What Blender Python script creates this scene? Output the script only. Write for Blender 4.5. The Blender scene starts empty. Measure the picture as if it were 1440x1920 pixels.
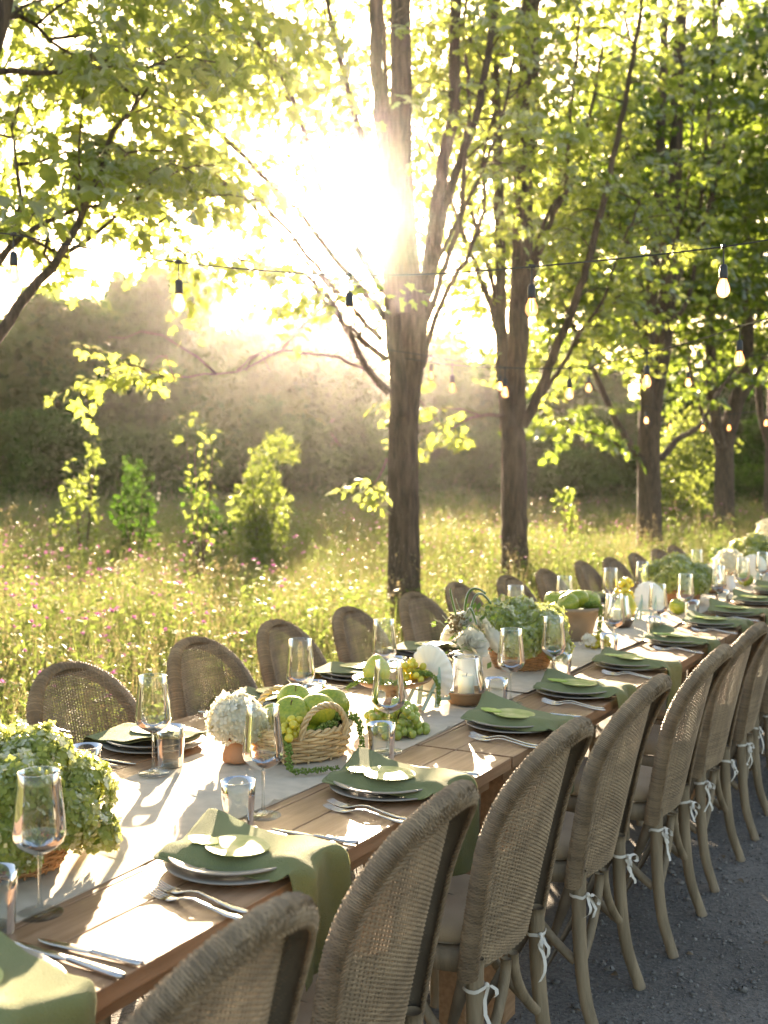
import bpy, math, random
import numpy as np
from mathutils import Vector, Matrix, Euler

scene = bpy.context.scene
R = math.radians
PI = math.pi
rng = np.random.default_rng(11)
random.seed(5)

# ---------------------------------------------------------------- camera
YAW, PITCH, EYE = R(29.3), R(1.9), 1.49
cam_data = bpy.data.cameras.new('camera')
cam = bpy.data.objects.new('camera', cam_data)
scene.collection.objects.link(cam)
cam.location = (0, 0, EYE)
cam.rotation_euler = (R(90) - PITCH, 0, YAW)
cam_data.sensor_fit = 'HORIZONTAL'
cam_data.sensor_width = 24.0
cam_data.lens = 35.0
cam_data.clip_start = 0.05
cam_data.clip_end = 900.0
cam_data.dof.use_dof = True
cam_data.dof.focus_distance = 2.75
cam_data.dof.aperture_fstop = 4.0
scene.camera = cam

# ---------------------------------------------------------------- sky and sun
SUN_AZ, SUN_EL = R(31.5), R(13.2)          # azimuth measured left of +Y
SUN = Vector((-math.sin(SUN_AZ) * math.cos(SUN_EL), math.cos(SUN_AZ) * math.cos(SUN_EL), math.sin(SUN_EL)))
world = bpy.data.worlds.new('World')
scene.world = world
world.use_nodes = True
wn, wl = world.node_tree.nodes, world.node_tree.links
wn.clear()
w_out = wn.new('ShaderNodeOutputWorld')
w_bg = wn.new('ShaderNodeBackground')
w_sky = wn.new('ShaderNodeTexSky')
w_sky.sky_type = 'NISHITA'
w_sky.sun_disc = False
w_sky.sun_elevation = SUN_EL
w_sky.sun_rotation = 2 * PI - SUN_AZ
w_sky.air_density = 1.0
w_sky.dust_density = 2.5
w_sky.ozone_density = 0.8
w_bg.inputs['Strength'].default_value = 0.065
# the bright aureole that air puts round a low sun
w_tc = wn.new('ShaderNodeTexCoord')
w_dot = wn.new('ShaderNodeVectorMath'); w_dot.operation = 'DOT_PRODUCT'
w_dot.inputs[1].default_value = SUN
w_p1 = wn.new('ShaderNodeMath'); w_p1.operation = 'POWER'; w_p1.use_clamp = False
w_max = wn.new('ShaderNodeMath'); w_max.operation = 'MAXIMUM'; w_max.inputs[1].default_value = 0.0
w_p1.inputs[1].default_value = 1300.0
w_m1 = wn.new('ShaderNodeMath'); w_m1.operation = 'MULTIPLY'; w_m1.inputs[1].default_value = 16.0
w_bg2 = wn.new('ShaderNodeBackground'); w_bg2.inputs['Color'].default_value = (1.0, 0.95, 0.90, 1)
w_add = wn.new('ShaderNodeAddShader')
wl.new(w_sky.outputs[0], w_bg.inputs['Color'])
wl.new(w_tc.outputs['Generated'], w_dot.inputs[0])
wl.new(w_dot.outputs['Value'], w_max.inputs[0])
wl.new(w_max.outputs[0], w_p1.inputs[0])
wl.new(w_p1.outputs[0], w_m1.inputs[0])
wl.new(w_m1.outputs[0], w_bg2.inputs['Strength'])
wl.new(w_bg.outputs[0], w_add.inputs[0])
wl.new(w_bg2.outputs[0], w_add.inputs[1])
wl.new(w_add.outputs[0], w_out.inputs['Surface'])

sun_data = bpy.data.lights.new('sun', 'SUN')
sun_data.energy = 5.0
sun_data.angle = R(0.55)
sun_data.color = (1.0, 0.85, 0.66)
sun = bpy.data.objects.new('sun', sun_data)
scene.collection.objects.link(sun)
sun.rotation_euler = SUN.to_track_quat('Z', 'Y').to_euler()
sun.location = SUN * 60

scene.view_settings.view_transform = 'Standard'
scene.view_settings.look = 'None'
scene.view_settings.gamma = 1.0
scene.view_settings.use_curve_mapping = False
scene.view_settings.exposure = 3.25
scene.view_settings.use_white_balance = True       # the camera's warm daylight setting
scene.view_settings.white_balance_temperature = 7500
scene.view_settings.white_balance_tint = 12

cy = scene.cycles
cy.max_bounces = 9
cy.diffuse_bounces = 4
cy.glossy_bounces = 4
cy.transmission_bounces = 8
cy.transparent_max_bounces = 24
cy.volume_bounces = 0
cy.caustics_reflective = False
cy.caustics_refractive = False
cy.sample_clamp_indirect = 6.0
cy.volume_step_rate = 4.0

# ---------------------------------------------------------------- helpers
def link(o):
    scene.collection.objects.link(o)
    return o

def mesh_from(name, V, quads=None, tris=None, smooth=True):
    V = np.asarray(V, dtype=np.float32)
    me = bpy.data.meshes.new(name)
    q = np.asarray(quads if quads is not None and len(quads) else np.zeros((0, 4)), dtype=np.int32).reshape(-1, 4)
    t = np.asarray(tris if tris is not None and len(tris) else np.zeros((0, 3)), dtype=np.int32).reshape(-1, 3)
    me.vertices.add(len(V)); me.vertices.foreach_set('co', V.ravel())
    nl = q.size + t.size
    me.loops.add(nl)
    me.loops.foreach_set('vertex_index', np.concatenate([q.ravel(), t.ravel()]).astype(np.int32))
    me.polygons.add(len(q) + len(t))
    st = np.concatenate([np.arange(len(q)) * 4, q.size + np.arange(len(t)) * 3]).astype(np.int32)
    me.polygons.foreach_set('loop_start', st)
    me.polygons.foreach_set('use_smooth', np.full(len(q) + len(t), smooth, dtype=bool))
    me.update(calc_edges=True)
    me.validate()
    return me

class MB:
    """collects vertices and faces of ONE mesh"""
    def __init__(s):
        s.V, s.Q, s.T, s.n = [], [], [], 0
    def add(s, V, Q=None, T=None):
        V = np.asarray(V, float).reshape(-1, 3)
        if Q is not None and len(Q): s.Q.append(np.asarray(Q, int) + s.n)
        if T is not None and len(T): s.T.append(np.asarray(T, int) + s.n)
        s.V.append(V); s.n += len(V)
        return s
    def grid(s, P, wrap_u=False, wrap_v=False):
        P = np.asarray(P, float); m, n = P.shape[:2]
        iu = np.arange(m if wrap_u else m - 1); iv = np.arange(n if wrap_v else n - 1)
        a, b = np.meshgrid(iu, iv, indexing='ij'); a, b = a.ravel(), b.ravel()
        a2, b2 = (a + 1) % m, (b + 1) % n
        return s.add(P.reshape(-1, 3), np.stack([a * n + b, a2 * n + b, a2 * n + b2, a * n + b2], 1))
    def tube(s, pts, r, n=6, cap=True, closed=False, flat=None):
        pts = np.asarray(pts, float); m = len(pts)
        r = np.broadcast_to(np.asarray(r, float), (m,))
        if closed: t = np.roll(pts, -1, 0) - np.roll(pts, 1, 0)
        else: t = np.gradient(pts, axis=0)
        t /= np.linalg.norm(t, axis=1, keepdims=True) + 1e-12
        nrm = np.zeros_like(pts)
        a = np.eye(3)[np.argmin(np.abs(t[0]))]
        v = np.cross(t[0], a); v /= np.linalg.norm(v)
        for i in range(m):
            v = v - t[i] * (v @ t[i]); l = np.linalg.norm(v)
            v = v / l if l > 1e-9 else np.cross(t[i], np.eye(3)[np.argmin(np.abs(t[i]))])
            nrm[i] = v
        bi = np.cross(t, nrm)
        ang = np.arange(n) * 2 * PI / n
        f = (1, 1) if flat is None else flat
        P = pts[:, None] + r[:, None, None] * (np.cos(ang)[None, :, None] * nrm[:, None] * f[0] + np.sin(ang)[None, :, None] * bi[:, None] * f[1])
        base = s.n
        s.grid(P, wrap_u=closed, wrap_v=True)
        if cap and not closed:
            for k, i in ((0, 0), (m - 1, 1)):
                c = s.n; s.add([pts[k]])
                ring = base + k * n + np.arange(n); nx = np.roll(ring, -1)
                tri = np.stack([np.full(n, c), nx, ring], 1) if i == 0 else np.stack([np.full(n, c), ring, nx], 1)
                s.T.append(tri)
        return s
    def strands(s, P, r, n=3):
        """many open strands at once: P (k, m, 3)"""
        P = np.asarray(P, float); k, m = P.shape[:2]
        t = np.gradient(P, axis=1); t /= np.linalg.norm(t, axis=2, keepdims=True) + 1e-12
        ref = np.array([0.31, 0.17, 0.93]); 
        a = np.cross(t, ref); a /= np.linalg.norm(a, axis=2, keepdims=True) + 1e-9
        b = np.cross(t, a)
        r = np.broadcast_to(np.asarray(r, float), (k, m))
        ang = np.arange(n) * 2 * PI / n
        W = P[:, :, None] + r[:, :, None, None] * (np.cos(ang)[:, None] * a[:, :, None] + np.sin(ang)[:, None] * b[:, :, None])
        idx = np.arange(k * m * n).reshape(k, m, n)
        q = np.stack([idx[:, :-1], idx[:, 1:], np.roll(idx[:, 1:], -1, 2), np.roll(idx[:, :-1], -1, 2)], -1).reshape(-1, 4)
        return s.add(W.reshape(-1, 3), q)
    def lathe(s, prof, n=24, c=(0, 0, 0), sx=1, sy=1, wob=None):
        prof = np.asarray(prof, float); ang = np.arange(n) * 2 * PI / n
        rr = prof[:, 0][:, None] * np.ones(n)[None]
        if wob is not None: rr = rr * wob(ang[None, :], prof[:, 1][:, None])
        P = np.stack([rr * np.cos(ang) * sx + c[0], rr * np.sin(ang) * sy + c[1], prof[:, 1][:, None] + c[2] + 0 * rr], -1)
        return s.grid(P, wrap_v=True)
    def box(s, c, d, rot=None):
        V = np.array([[x, y, z] for x in (-.5, .5) for y in (-.5, .5) for z in (-.5, .5)]) * np.array(d)
        if rot is not None: V = V @ np.array(Euler(rot).to_matrix()).T
        return s.add(V + np.array(c), [[0, 1, 3, 2], [4, 6, 7, 5], [0, 4, 5, 1], [2, 3, 7, 6], [0, 2, 6, 4], [1, 5, 7, 3]])
    def ball(s, c, r, n=10, m=7, sc=(1, 1, 1)):
        th = np.linspace(0.02, PI - 0.02, m); ph = np.arange(n) * 2 * PI / n
        P = np.stack([np.sin(th)[:, None] * np.cos(ph) * sc[0], np.sin(th)[:, None] * np.sin(ph) * sc[1], np.cos(th)[:, None] * np.ones(n) * sc[2]], -1)
        return s.grid(P * r + np.array(c), wrap_v=True)
    def mesh(s, name, smooth=True):
        V = np.concatenate(s.V) if s.V else np.zeros((0, 3))
        return mesh_from(name, V, np.concatenate(s.Q) if s.Q else None, np.concatenate(s.T) if s.T else None, smooth)
    def obj(s, name, mat, parent=None, smooth=True, bevel=0, kind=None):
        return mobj(name, s.mesh(name, smooth), mat, parent, bevel, kind)

def mobj(name, me, mat, parent=None, bevel=0, kind=None, loc=None, rot=None):
    if mat is not None and not me.materials: me.materials.append(mat)
    o = link(bpy.data.objects.new(name, me))
    if parent is not None: o.parent = parent
    if bevel:
        b = o.modifiers.new('bevel', 'BEVEL'); b.width = bevel; b.segments = 2; b.limit_method = 'ANGLE'; b.angle_limit = R(40)
    if kind: o['kind'] = kind
    if loc is not None: o.location = loc
    if rot is not None: o.rotation_euler = rot
    return o

def tag(o, label, cat, group=None):
    o['label'] = label; o['category'] = cat
    if group: o['group'] = group
    return o

def thing(name, label, cat, loc=(0, 0, 0), rz=0, group=None):
    o = link(bpy.data.objects.new(name, None))
    o.empty_display_size = 0.05
    o.location = loc; o.rotation_euler = (0, 0, rz)
    return tag(o, label, cat, group)

def dup(root, loc, rz=0, label=None, scale=None):
    r = link(root.copy()); r.location = loc; r.rotation_euler = (0, 0, rz)
    if scale: r.scale = (scale,) * 3
    if label: r['label'] = label
    for ch in root.children:
        c = link(ch.copy()); c.parent = r
        for g in ch.children:
            d = link(g.copy()); d.parent = c
    return r

def structure(o):
    o['kind'] = 'structure'
    return o

_fw = np.array((-math.sin(YAW) * math.cos(PITCH), math.cos(YAW) * math.cos(PITCH), -math.sin(PITCH)))
_rt = np.array((math.cos(YAW), math.sin(YAW), 0)); _up = np.cross(_rt, _fw)
def in_view(P, pad=0.0):
    """which points the lens takes in, and how far off they are: only chooses which leaves are built singly"""
    v = np.asarray(P, float) - np.array((0, 0, EYE)); d = v @ _fw; dd = np.maximum(d, .01)
    a = np.abs(v @ _rt) / dd; b = np.abs(v @ _up) / dd
    return (d > .2) & (a < .343 + pad) & (b < .457 + pad), d

def scatter(name, sources, P, rot, scl, idx, parent=None):
    """one stuff object: geometry nodes put small source meshes on its points"""
    me = bpy.data.meshes.new(name)
    P = np.asarray(P, np.float32); me.vertices.add(len(P)); me.vertices.foreach_set('co', P.ravel())
    a = me.attributes.new('rot', 'FLOAT_VECTOR', 'POINT'); a.data.foreach_set('vector', np.asarray(rot, np.float32).ravel())
    a = me.attributes.new('scl', 'FLOAT', 'POINT'); a.data.foreach_set('value', np.asarray(scl, np.float32))
    a = me.attributes.new('idx', 'INT', 'POINT'); a.data.foreach_set('value', np.asarray(idx, np.int32))
    o = link(bpy.data.objects.new(name, me))
    if parent is not None: o.parent = parent
    o['kind'] = 'stuff'
    g = bpy.data.node_groups.new(name, 'GeometryNodeTree')
    g.interface.new_socket('Geometry', in_out='INPUT', socket_type='NodeSocketGeometry')
    g.interface.new_socket('Geometry', in_out='OUTPUT', socket_type='NodeSocketGeometry')
    N, L = g.nodes, g.links
    gi, go = N.new('NodeGroupInput'), N.new('NodeGroupOutput')
    ci = N.new('GeometryNodeCollectionInfo'); ci.inputs['Collection'].default_value = sources
    ci.inputs['Separate Children'].default_value = True; ci.inputs['Reset Children'].default_value = True
    ip = N.new('GeometryNodeInstanceOnPoints'); ip.inputs['Pick Instance'].default_value = True
    def attr(nm, ty):
        n = N.new('GeometryNodeInputNamedAttribute'); n.data_type = ty; n.inputs['Name'].default_value = nm
        return [s for s in n.outputs if s.enabled][0]
    L.new(gi.outputs[0], ip.inputs['Points']); L.new(ci.outputs[0], ip.inputs['Instance'])
    L.new(attr('idx', 'INT'), ip.inputs['Instance Index'])
    er = N.new('FunctionNodeEulerToRotation'); L.new(attr('rot', 'FLOAT_VECTOR'), er.inputs[0]); L.new(er.outputs[0], ip.inputs['Rotation'])
    L.new(attr('scl', 'FLOAT'), ip.inputs['Scale'])
    L.new(ip.outputs[0], go.inputs[0])
    m = o.modifiers.new('scatter', 'NODES'); m.node_group = g
    return o

def sources(name, meshes):
    c = bpy.data.collections.new(name)
    for i, me in enumerate(meshes):
        c.objects.link(bpy.data.objects.new(f'{name}_{chr(97 + i)}', me))
    return c

# ---------------------------------------------------------------- materials
def new_mat(name):
    m = bpy.data.materials.new(name); m.use_nodes = True
    nt = m.node_tree; nt.nodes.clear()
    return m, nt.nodes, nt.links, nt.nodes.new('ShaderNodeOutputMaterial')

def ramp(N, stops):
    r = N.new('ShaderNodeValToRGB'); e = r.color_ramp.elements
    while len(e) < len(stops): e.new(0.5)
    for i, (p, c) in enumerate(stops):
        e[i].position = p; e[i].color = (*c, 1)
    return r

def pmat(name, c1, c2=None, scale=8, rough=.6, bump=0, bscale=60, metal=0, stretch=(1, 1, 1), rnd=0.0, sss=0, spec=.5, coat=0, detail=4, lo=.35, hi=.65, sheen=0, island=0.0, patch=0.0):
    """principled surface: two-colour noise, optional relief, optional per-object change of value"""
    m, N, L, out = new_mat(name)
    b = N.new('ShaderNodeBsdfPrincipled')
    b.inputs['Roughness'].default_value = rough; b.inputs['Metallic'].default_value = metal
    b.inputs['Specular IOR Level'].default_value = spec
    b.inputs['Coat Weight'].default_value = coat
    b.inputs['Sheen Weight'].default_value = sheen
    if sss:
        b.inputs['Subsurface Weight'].default_value = sss; b.inputs['Subsurface Radius'].default_value = (.02, .02, .008); b.inputs['Subsurface Scale'].default_value = .6
    tc = N.new('ShaderNodeTexCoord'); mp = N.new('ShaderNodeMapping'); mp.inputs['Scale'].default_value = stretch
    L.new(tc.outputs['Object'], mp.inputs['Vector'])
    c2 = c2 or tuple(x * .75 for x in c1)
    nz = N.new('ShaderNodeTexNoise'); nz.inputs['Scale'].default_value = scale; nz.inputs['Detail'].default_value = detail
    L.new(mp.outputs[0], nz.inputs['Vector'])
    if rnd:
        oi = N.new('ShaderNodeObjectInfo'); ad = N.new('ShaderNodeVectorMath'); ad.operation = 'ADD'
        sc = N.new('ShaderNodeVectorMath'); sc.operation = 'SCALE'; sc.inputs['Scale'].default_value = 37.0
        cb = N.new('ShaderNodeCombineXYZ')
        for k in range(3): L.new(oi.outputs['Random'], cb.inputs[k])
        L.new(cb.outputs[0], sc.inputs[0]); L.new(mp.outputs[0], ad.inputs[0]); L.new(sc.outputs[0], ad.inputs[1]); L.new(ad.outputs[0], nz.inputs['Vector'])
    rp = ramp(N, [(lo, c1), (hi, c2)])
    L.new(nz.outputs[0], rp.inputs[0])
    col = rp.outputs[0]
    for amount, src in ((rnd, 'o'), (island, 'i')):
        if not amount: continue
        hs = N.new('ShaderNodeHueSaturation')
        mr = N.new('ShaderNodeMapRange'); mr.inputs['To Min'].default_value = 1 - amount; mr.inputs['To Max'].default_value = 1 + amount
        if src == 'o': L.new(oi.outputs['Random'], mr.inputs[0])
        else:
            ge = N.new('ShaderNodeNewGeometry'); L.new(ge.outputs['Random Per Island'], mr.inputs[0])
        L.new(mr.outputs[0], hs.inputs['Value']); L.new(col, hs.inputs['Color']); col = hs.outputs[0]
    if patch:
        n3 = N.new('ShaderNodeTexNoise'); n3.inputs['Scale'].default_value = 1.3; n3.inputs['Detail'].default_value = 6; L.new(mp.outputs[0], n3.inputs['Vector'])
        m3 = N.new('ShaderNodeMapRange'); m3.inputs['From Min'].default_value = .3; m3.inputs['From Max'].default_value = .7; m3.inputs['To Min'].default_value = 1 - patch; m3.inputs['To Max'].default_value = 1 + patch
        h3 = N.new('ShaderNodeHueSaturation'); L.new(n3.outputs[0], m3.inputs[0]); L.new(m3.outputs[0], h3.inputs['Value']); L.new(col, h3.inputs['Color']); col = h3.outputs[0]
    L.new(col, b.inputs['Base Color'])
    if bump:
        n2 = N.new('ShaderNodeTexNoise'); n2.inputs['Scale'].default_value = bscale; n2.inputs['Detail'].default_value = 5
        L.new(mp.outputs[0], n2.inputs['Vector'])
        bp = N.new('ShaderNodeBump'); bp.inputs['Strength'].default_value = bump; bp.inputs['Distance'].default_value = .01 if bump < .99 else .05
        L.new(n2.outputs[0], bp.inputs['Height']); L.new(bp.outputs[0], b.inputs['Normal'])
    L.new(b.outputs[0], out.inputs['Surface'])
    return m

def leafmat(name, d1, d2, t1, t2, tw=.5, gloss=.12, rough=.45, nscale=.35):
    """thin leaf: reflects d, lets t through; clumps and single leaves differ"""
    m, N, L, out = new_mat(name)
    ge = N.new('ShaderNodeNewGeometry'); oi = N.new('ShaderNodeObjectInfo')
    nz = N.new('ShaderNodeTexNoise'); nz.inputs['Scale'].default_value = nscale; nz.inputs['Detail'].default_value = 2
    L.new(ge.outputs['Position'], nz.inputs['Vector'])
    a = N.new('ShaderNodeMath'); a.operation = 'MULTIPLY'; a.inputs[1].default_value = .5
    L.new(ge.outputs['Random Per Island'], a.inputs[0])
    a2 = N.new('ShaderNodeMath'); a2.operation = 'MULTIPLY_ADD'; a2.inputs[1].default_value = .2; L.new(oi.outputs['Random'], a2.inputs[0]); L.new(a.outputs[0], a2.inputs[2])
    s = N.new('ShaderNodeMath'); s.operation = 'MULTIPLY_ADD'; s.inputs[1].default_value = .4
    L.new(nz.outputs[0], s.inputs[0]); L.new(a2.outputs[0], s.inputs[2])
    rd = ramp(N, [(.1, d1), (.9, d2)]); rt_ = ramp(N, [(.1, t1), (.9, t2)])
    L.new(s.outputs[0], rd.inputs[0]); L.new(s.outputs[0], rt_.inputs[0])
    di = N.new('ShaderNodeBsdfDiffuse'); tr = N.new('ShaderNodeBsdfTranslucent'); gl = N.new('ShaderNodeBsdfGlossy')
    gl.inputs['Roughness'].default_value = rough; gl.inputs['Color'].default_value = (.8, .8, .8, 1)
    L.new(rd.outputs[0], di.inputs[0]); L.new(rt_.outputs[0], tr.inputs[0])
    m1 = N.new('ShaderNodeMixShader'); m1.inputs[0].default_value = tw
    L.new(di.outputs[0], m1.inputs[1]); L.new(tr.outputs[0], m1.inputs[2])
    fr = N.new('ShaderNodeFresnel'); fr.inputs[0].default_value = 1.4
    fm = N.new('ShaderNodeMath'); fm.operation = 'MULTIPLY'; fm.inputs[1].default_value = gloss * 6; L.new(fr.outputs[0], fm.inputs[0])
    m2 = N.new('ShaderNodeMixShader'); L.new(fm.outputs[0], m2.inputs[0]); L.new(m1.outputs[0], m2.inputs[1]); L.new(gl.outputs[0], m2.inputs[2])
    L.new(m2.outputs[0], out.inputs['Surface'])
    return m

def thinglass(name, tint=(.97, .985, .98), ior=1.5):
    m, N, L, out = new_mat(name)
    tr = N.new('ShaderNodeBsdfTransparent'); tr.inputs[0].default_value = (*tint, 1)
    gl = N.new('ShaderNodeBsdfGlossy'); gl.inputs['Roughness'].default_value = .015
    fr = N.new('ShaderNodeFresnel'); fr.inputs[0].default_value = ior
    lw = N.new('ShaderNodeLayerWeight'); lw.inputs[0].default_value = .35
    pw = N.new('ShaderNodeMath'); pw.operation = 'POWER'; pw.inputs[1].default_value = 5.0; L.new(lw.outputs['Facing'], pw.inputs[0])
    edge = N.new('ShaderNodeMixRGB'); edge.inputs[1].default_value = (*tint, 1); edge.inputs[2].default_value = (.55, .56, .55, 1)
    L.new(pw.outputs[0], edge.inputs[0]); L.new(edge.outputs[0], tr.inputs[0])
    mx = N.new('ShaderNodeMixShader'); L.new(fr.outputs[0], mx.inputs[0]); L.new(tr.outputs[0], mx.inputs[1]); L.new(gl.outputs[0], mx.inputs[2])
    L.new(mx.outputs[0], out.inputs['Surface'])
    return m

def emit(name, col, s):
    m, N, L, out = new_mat(name)
    e = N.new('ShaderNodeEmission'); e.inputs[0].default_value = (*col, 1); e.inputs[1].default_value = s
    L.new(e.outputs[0], out.inputs['Surface'])
    return m

M = dict(
    gravel=pmat('gravel', (.092, .085, .077), (.165, .151, .136), 90, .95, .9, 140, detail=6, patch=.35),
    pebble=pmat('pebble', (.11, .104, .098), (.21, .193, .175), 30, .9, rnd=.35),
    soil=pmat('meadow soil', (.07, .075, .025), (.12, .12, .045), 3, .95, .6, 30),
    table=pmat('table wood', (.37, .215, .12), (.26, .14, .07), 5, .42, .18, 30, stretch=(14, .9, 14), rnd=.12, spec=.5),
    wicker=pmat('wicker', (.305, .21, .123), (.20, .133, .076), 14, .62, rnd=.08, island=.22),
    rattan=pmat('rattan core', (.19, .145, .10), (.14, .105, .07), 14, .8),
    chairwood=pmat('weathered chair wood', (.27, .20, .125), (.17, .125, .075), 6, .7, .25, 40, stretch=(6, 6, .8)),
    seat=pmat('tan seat cloth', (.42, .30, .18), (.36, .255, .15), 10, .9, .3, 400, sheen=.3),
    ribbon=pmat('white ribbon', (.66, .61, .54), (.58, .53, .46), 20, .8),
    linen=pmat('linen runner', (.62, .52, .40), (.54, .45, .34), 30, .9, .35, 500),
    stone=pmat('stoneware', (.31, .275, .23), (.26, .23, .19), 18, .42, rnd=.05),
    napkin=pmat('green linen', (.19, .207, .072), (.16, .175, .060), 9, .95, .6, 420, rnd=.06, sheen=.12),
    card=pmat('printed fruit card', (.20, .27, .045), (.44, .43, .17), 22, .5, lo=.38, hi=.66),
    cardleaf=pmat('printed leaf', (.28, .42, .04), (.40, .48, .10), 40, .35),
    steel=pmat('cutlery steel', (.62, .60, .57), (.55, .53, .50), 40, .22, metal=1),
    terracotta=pmat('terracotta', (.42, .20, .10), (.34, .16, .08), 14, .8, .2, 90, rnd=.1),
    greypot=pmat('pale clay bowl', (.27, .20, .135), (.22, .16, .105), 10, .8, .2, 80),
    willow=pmat('willow basket', (.60, .42, .21), (.46, .30, .14), 20, .6, island=.25),
    cane=pmat('orange cane', (.46, .22, .08), (.33, .15, .05), 25, .55, island=.25),
    woodbowl=pmat('turned wood', (.30, .165, .075), (.20, .10, .045), 7, .45, .1, 40, stretch=(1, 1, 7)),
    darkbowl=pmat('dark turned wood', (.10, .06, .035), (.065, .04, .025), 7, .4, stretch=(1, 1, 7)),
    candle=pmat('candle wax', (.80, .72, .55), (.76, .68, .50), 10, .5, sss=.4),
    wick=pmat('wick', (.03, .025, .02)),
    white=pmat('white ceramic', (.80, .78, .74), (.76, .74, .70), 10, .35),
    easel=pmat('sage painted wood', (.42, .53, .44), (.38, .48, .40), 16, .6),
    apple=pmat('green apple skin', (.32, .335, .03), (.185, .245, .018), 7, .34, rnd=.12),
    pear=pmat('yellow green pear skin', (.52, .44, .07), (.34, .42, .06), 9, .35, sss=.15),
    stem=pmat('brown stem', (.13, .085, .04)),
    grape=pmat('green grape', (.36, .40, .08), (.28, .34, .06), 20, .3, rnd=.2, sss=.3),
    ygrape=pmat('yellow grape', (.62, .50, .06), (.50, .44, .05), 20, .3, rnd=.12, sss=.6),
    amaranth=leafmat('amaranth', (.17, .25, .05), (.26, .34, .09), (.25, .36, .06), (.34, .44, .10), .3, .04, nscale=20),
    hydra=leafmat('green hydrangea petal', (.27, .33, .06), (.50, .52, .16), (.40, .48, .08), (.64, .63, .22), .52, .05, nscale=12),
    whyd=leafmat('white hydrangea petal', (.74, .70, .56), (.84, .82, .74), (.78, .74, .54), (.88, .85, .72), .55, .03, nscale=12),
    petal=leafmat('white rose petal', (.76, .73, .64), (.82, .80, .74), (.80, .77, .64), (.86, .84, .74), .5, .03, nscale=12),
    sprig=leafmat('sprig leaf', (.07, .13, .03), (.13, .20, .05), (.14, .26, .03), (.24, .36, .06), .45, .1, nscale=12),
    bark=pmat('maple bark', (.145, .098, .066), (.060, .041, .028), 5, .95, 1.0, 9, stretch=(6, 6, 1.0), detail=8, patch=.3),
    leaf=leafmat('maple leaf', (.055, .10, .022), (.10, .15, .04), (.25, .33, .045), (.47, .50, .11), .64, .03, nscale=.45),
    shadeleaf=leafmat('shaded maple leaf', (.04, .085, .012), (.075, .125, .02), (.13, .21, .025), (.28, .36, .05), .58, .03, nscale=.45),  # shade of the far right crowns is put into this darker leaf colour
    wood=leafmat('woodland leaf', (.012, .045, .006), (.050, .115, .018), (.03, .10, .008), (.11, .21, .02), .34, .0, nscale=.30),
    wood2=leafmat('pale woodland leaf', (.05, .09, .02), (.10, .15, .035), (.09, .16, .02), (.20, .28, .05), .36, .0, nscale=.22),
    shrub=leafmat('young shrub leaf', (.06, .11, .02), (.11, .17, .035), (.16, .24, .03), (.34, .39, .08), .48, .03, nscale=.6),
    grass=leafmat('meadow grass', (.13, .16, .035), (.24, .23, .07), (.13, .16, .052), (.24, .235, .095), .5, .02, nscale=.4),
    grass2=leafmat('meadow herb', (.08, .13, .03), (.15, .20, .05), (.115, .18, .034), (.21, .255, .06), .5, .02, nscale=.4),
    straw=leafmat('dry seed head', (.22, .17, .085), (.30, .24, .13), (.19, .15, .07), (.28, .22, .11), .45, .04, nscale=.4),
    pink=leafmat('pink meadow flower', (.40, .10, .28), (.52, .20, .40), (.34, .09, .24), (.44, .17, .34), .45, .04, nscale=2),
    drylitter=pmat('dry leaf litter', (.16, .11, .06), (.09, .06, .035), 20, .8),
    cord=pmat('black cord', (.018, .017, .016), rough=.5),
    glass=thinglass('clear glass'),
    filament=emit('glowing filament', (1.0, .42, .13), 3.2),
)
def solid_glass():
    m, N, L, out = new_mat('solid glass')
    g = N.new('ShaderNodeBsdfGlass'); g.inputs['IOR'].default_value = 1.5; g.inputs['Roughness'].default_value = 0
    t = N.new('ShaderNodeBsdfTransparent'); t.inputs[0].default_value = (.93, .95, .94, 1)
    mx = N.new('ShaderNodeMixShader'); mx.inputs[0].default_value = .6
    L.new(g.outputs[0], mx.inputs[1]); L.new(t.outputs[0], mx.inputs[2])
    L.new(mx.outputs[0], out.inputs['Surface'])
    return m
M['solidglass'] = solid_glass()
def bulb_glass():
    m, N, L, out = new_mat('amber bulb glass')
    g = N.new('ShaderNodeBsdfGlass'); g.inputs['IOR'].default_value = 1.35; g.inputs['Roughness'].default_value = .02; g.inputs['Color'].default_value = (1, .86, .70, 1)
    t = N.new('ShaderNodeBsdfTransparent'); t.inputs[0].default_value = (1.0, .86, .74, 1)
    d = N.new('ShaderNodeBsdfTranslucent'); d.inputs[0].default_value = (.9, .68, .50, 1)
    mx = N.new('ShaderNodeMixShader'); mx.inputs[0].default_value = .45; m2 = N.new('ShaderNodeMixShader'); m2.inputs[0].default_value = .42
    L.new(g.outputs[0], mx.inputs[1]); L.new(t.outputs[0], mx.inputs[2]); L.new(mx.outputs[0], m2.inputs[1]); L.new(d.outputs[0], m2.inputs[2])
    L.new(m2.outputs[0], out.inputs['Surface'])
    return m
M['bulb'] = bulb_glass()
# ================================================================ the setting
GX = -3.0                                   # gravel edge, meadow side
def sheet(name, x0, x1, y0, y1, z, mat, n=2, disp=0):
    xs, ys = np.linspace(x0, x1, n), np.linspace(y0, y1, n)
    X, Y = np.meshgrid(xs, ys, indexing='ij')
    Z = np.full_like(X, z)
    return structure(MB().grid(np.stack([X, Y, Z], -1)).obj(name, mat))
sheet('ground', -420, 420, -420, 420, 0.0, M['soil'])
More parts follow.
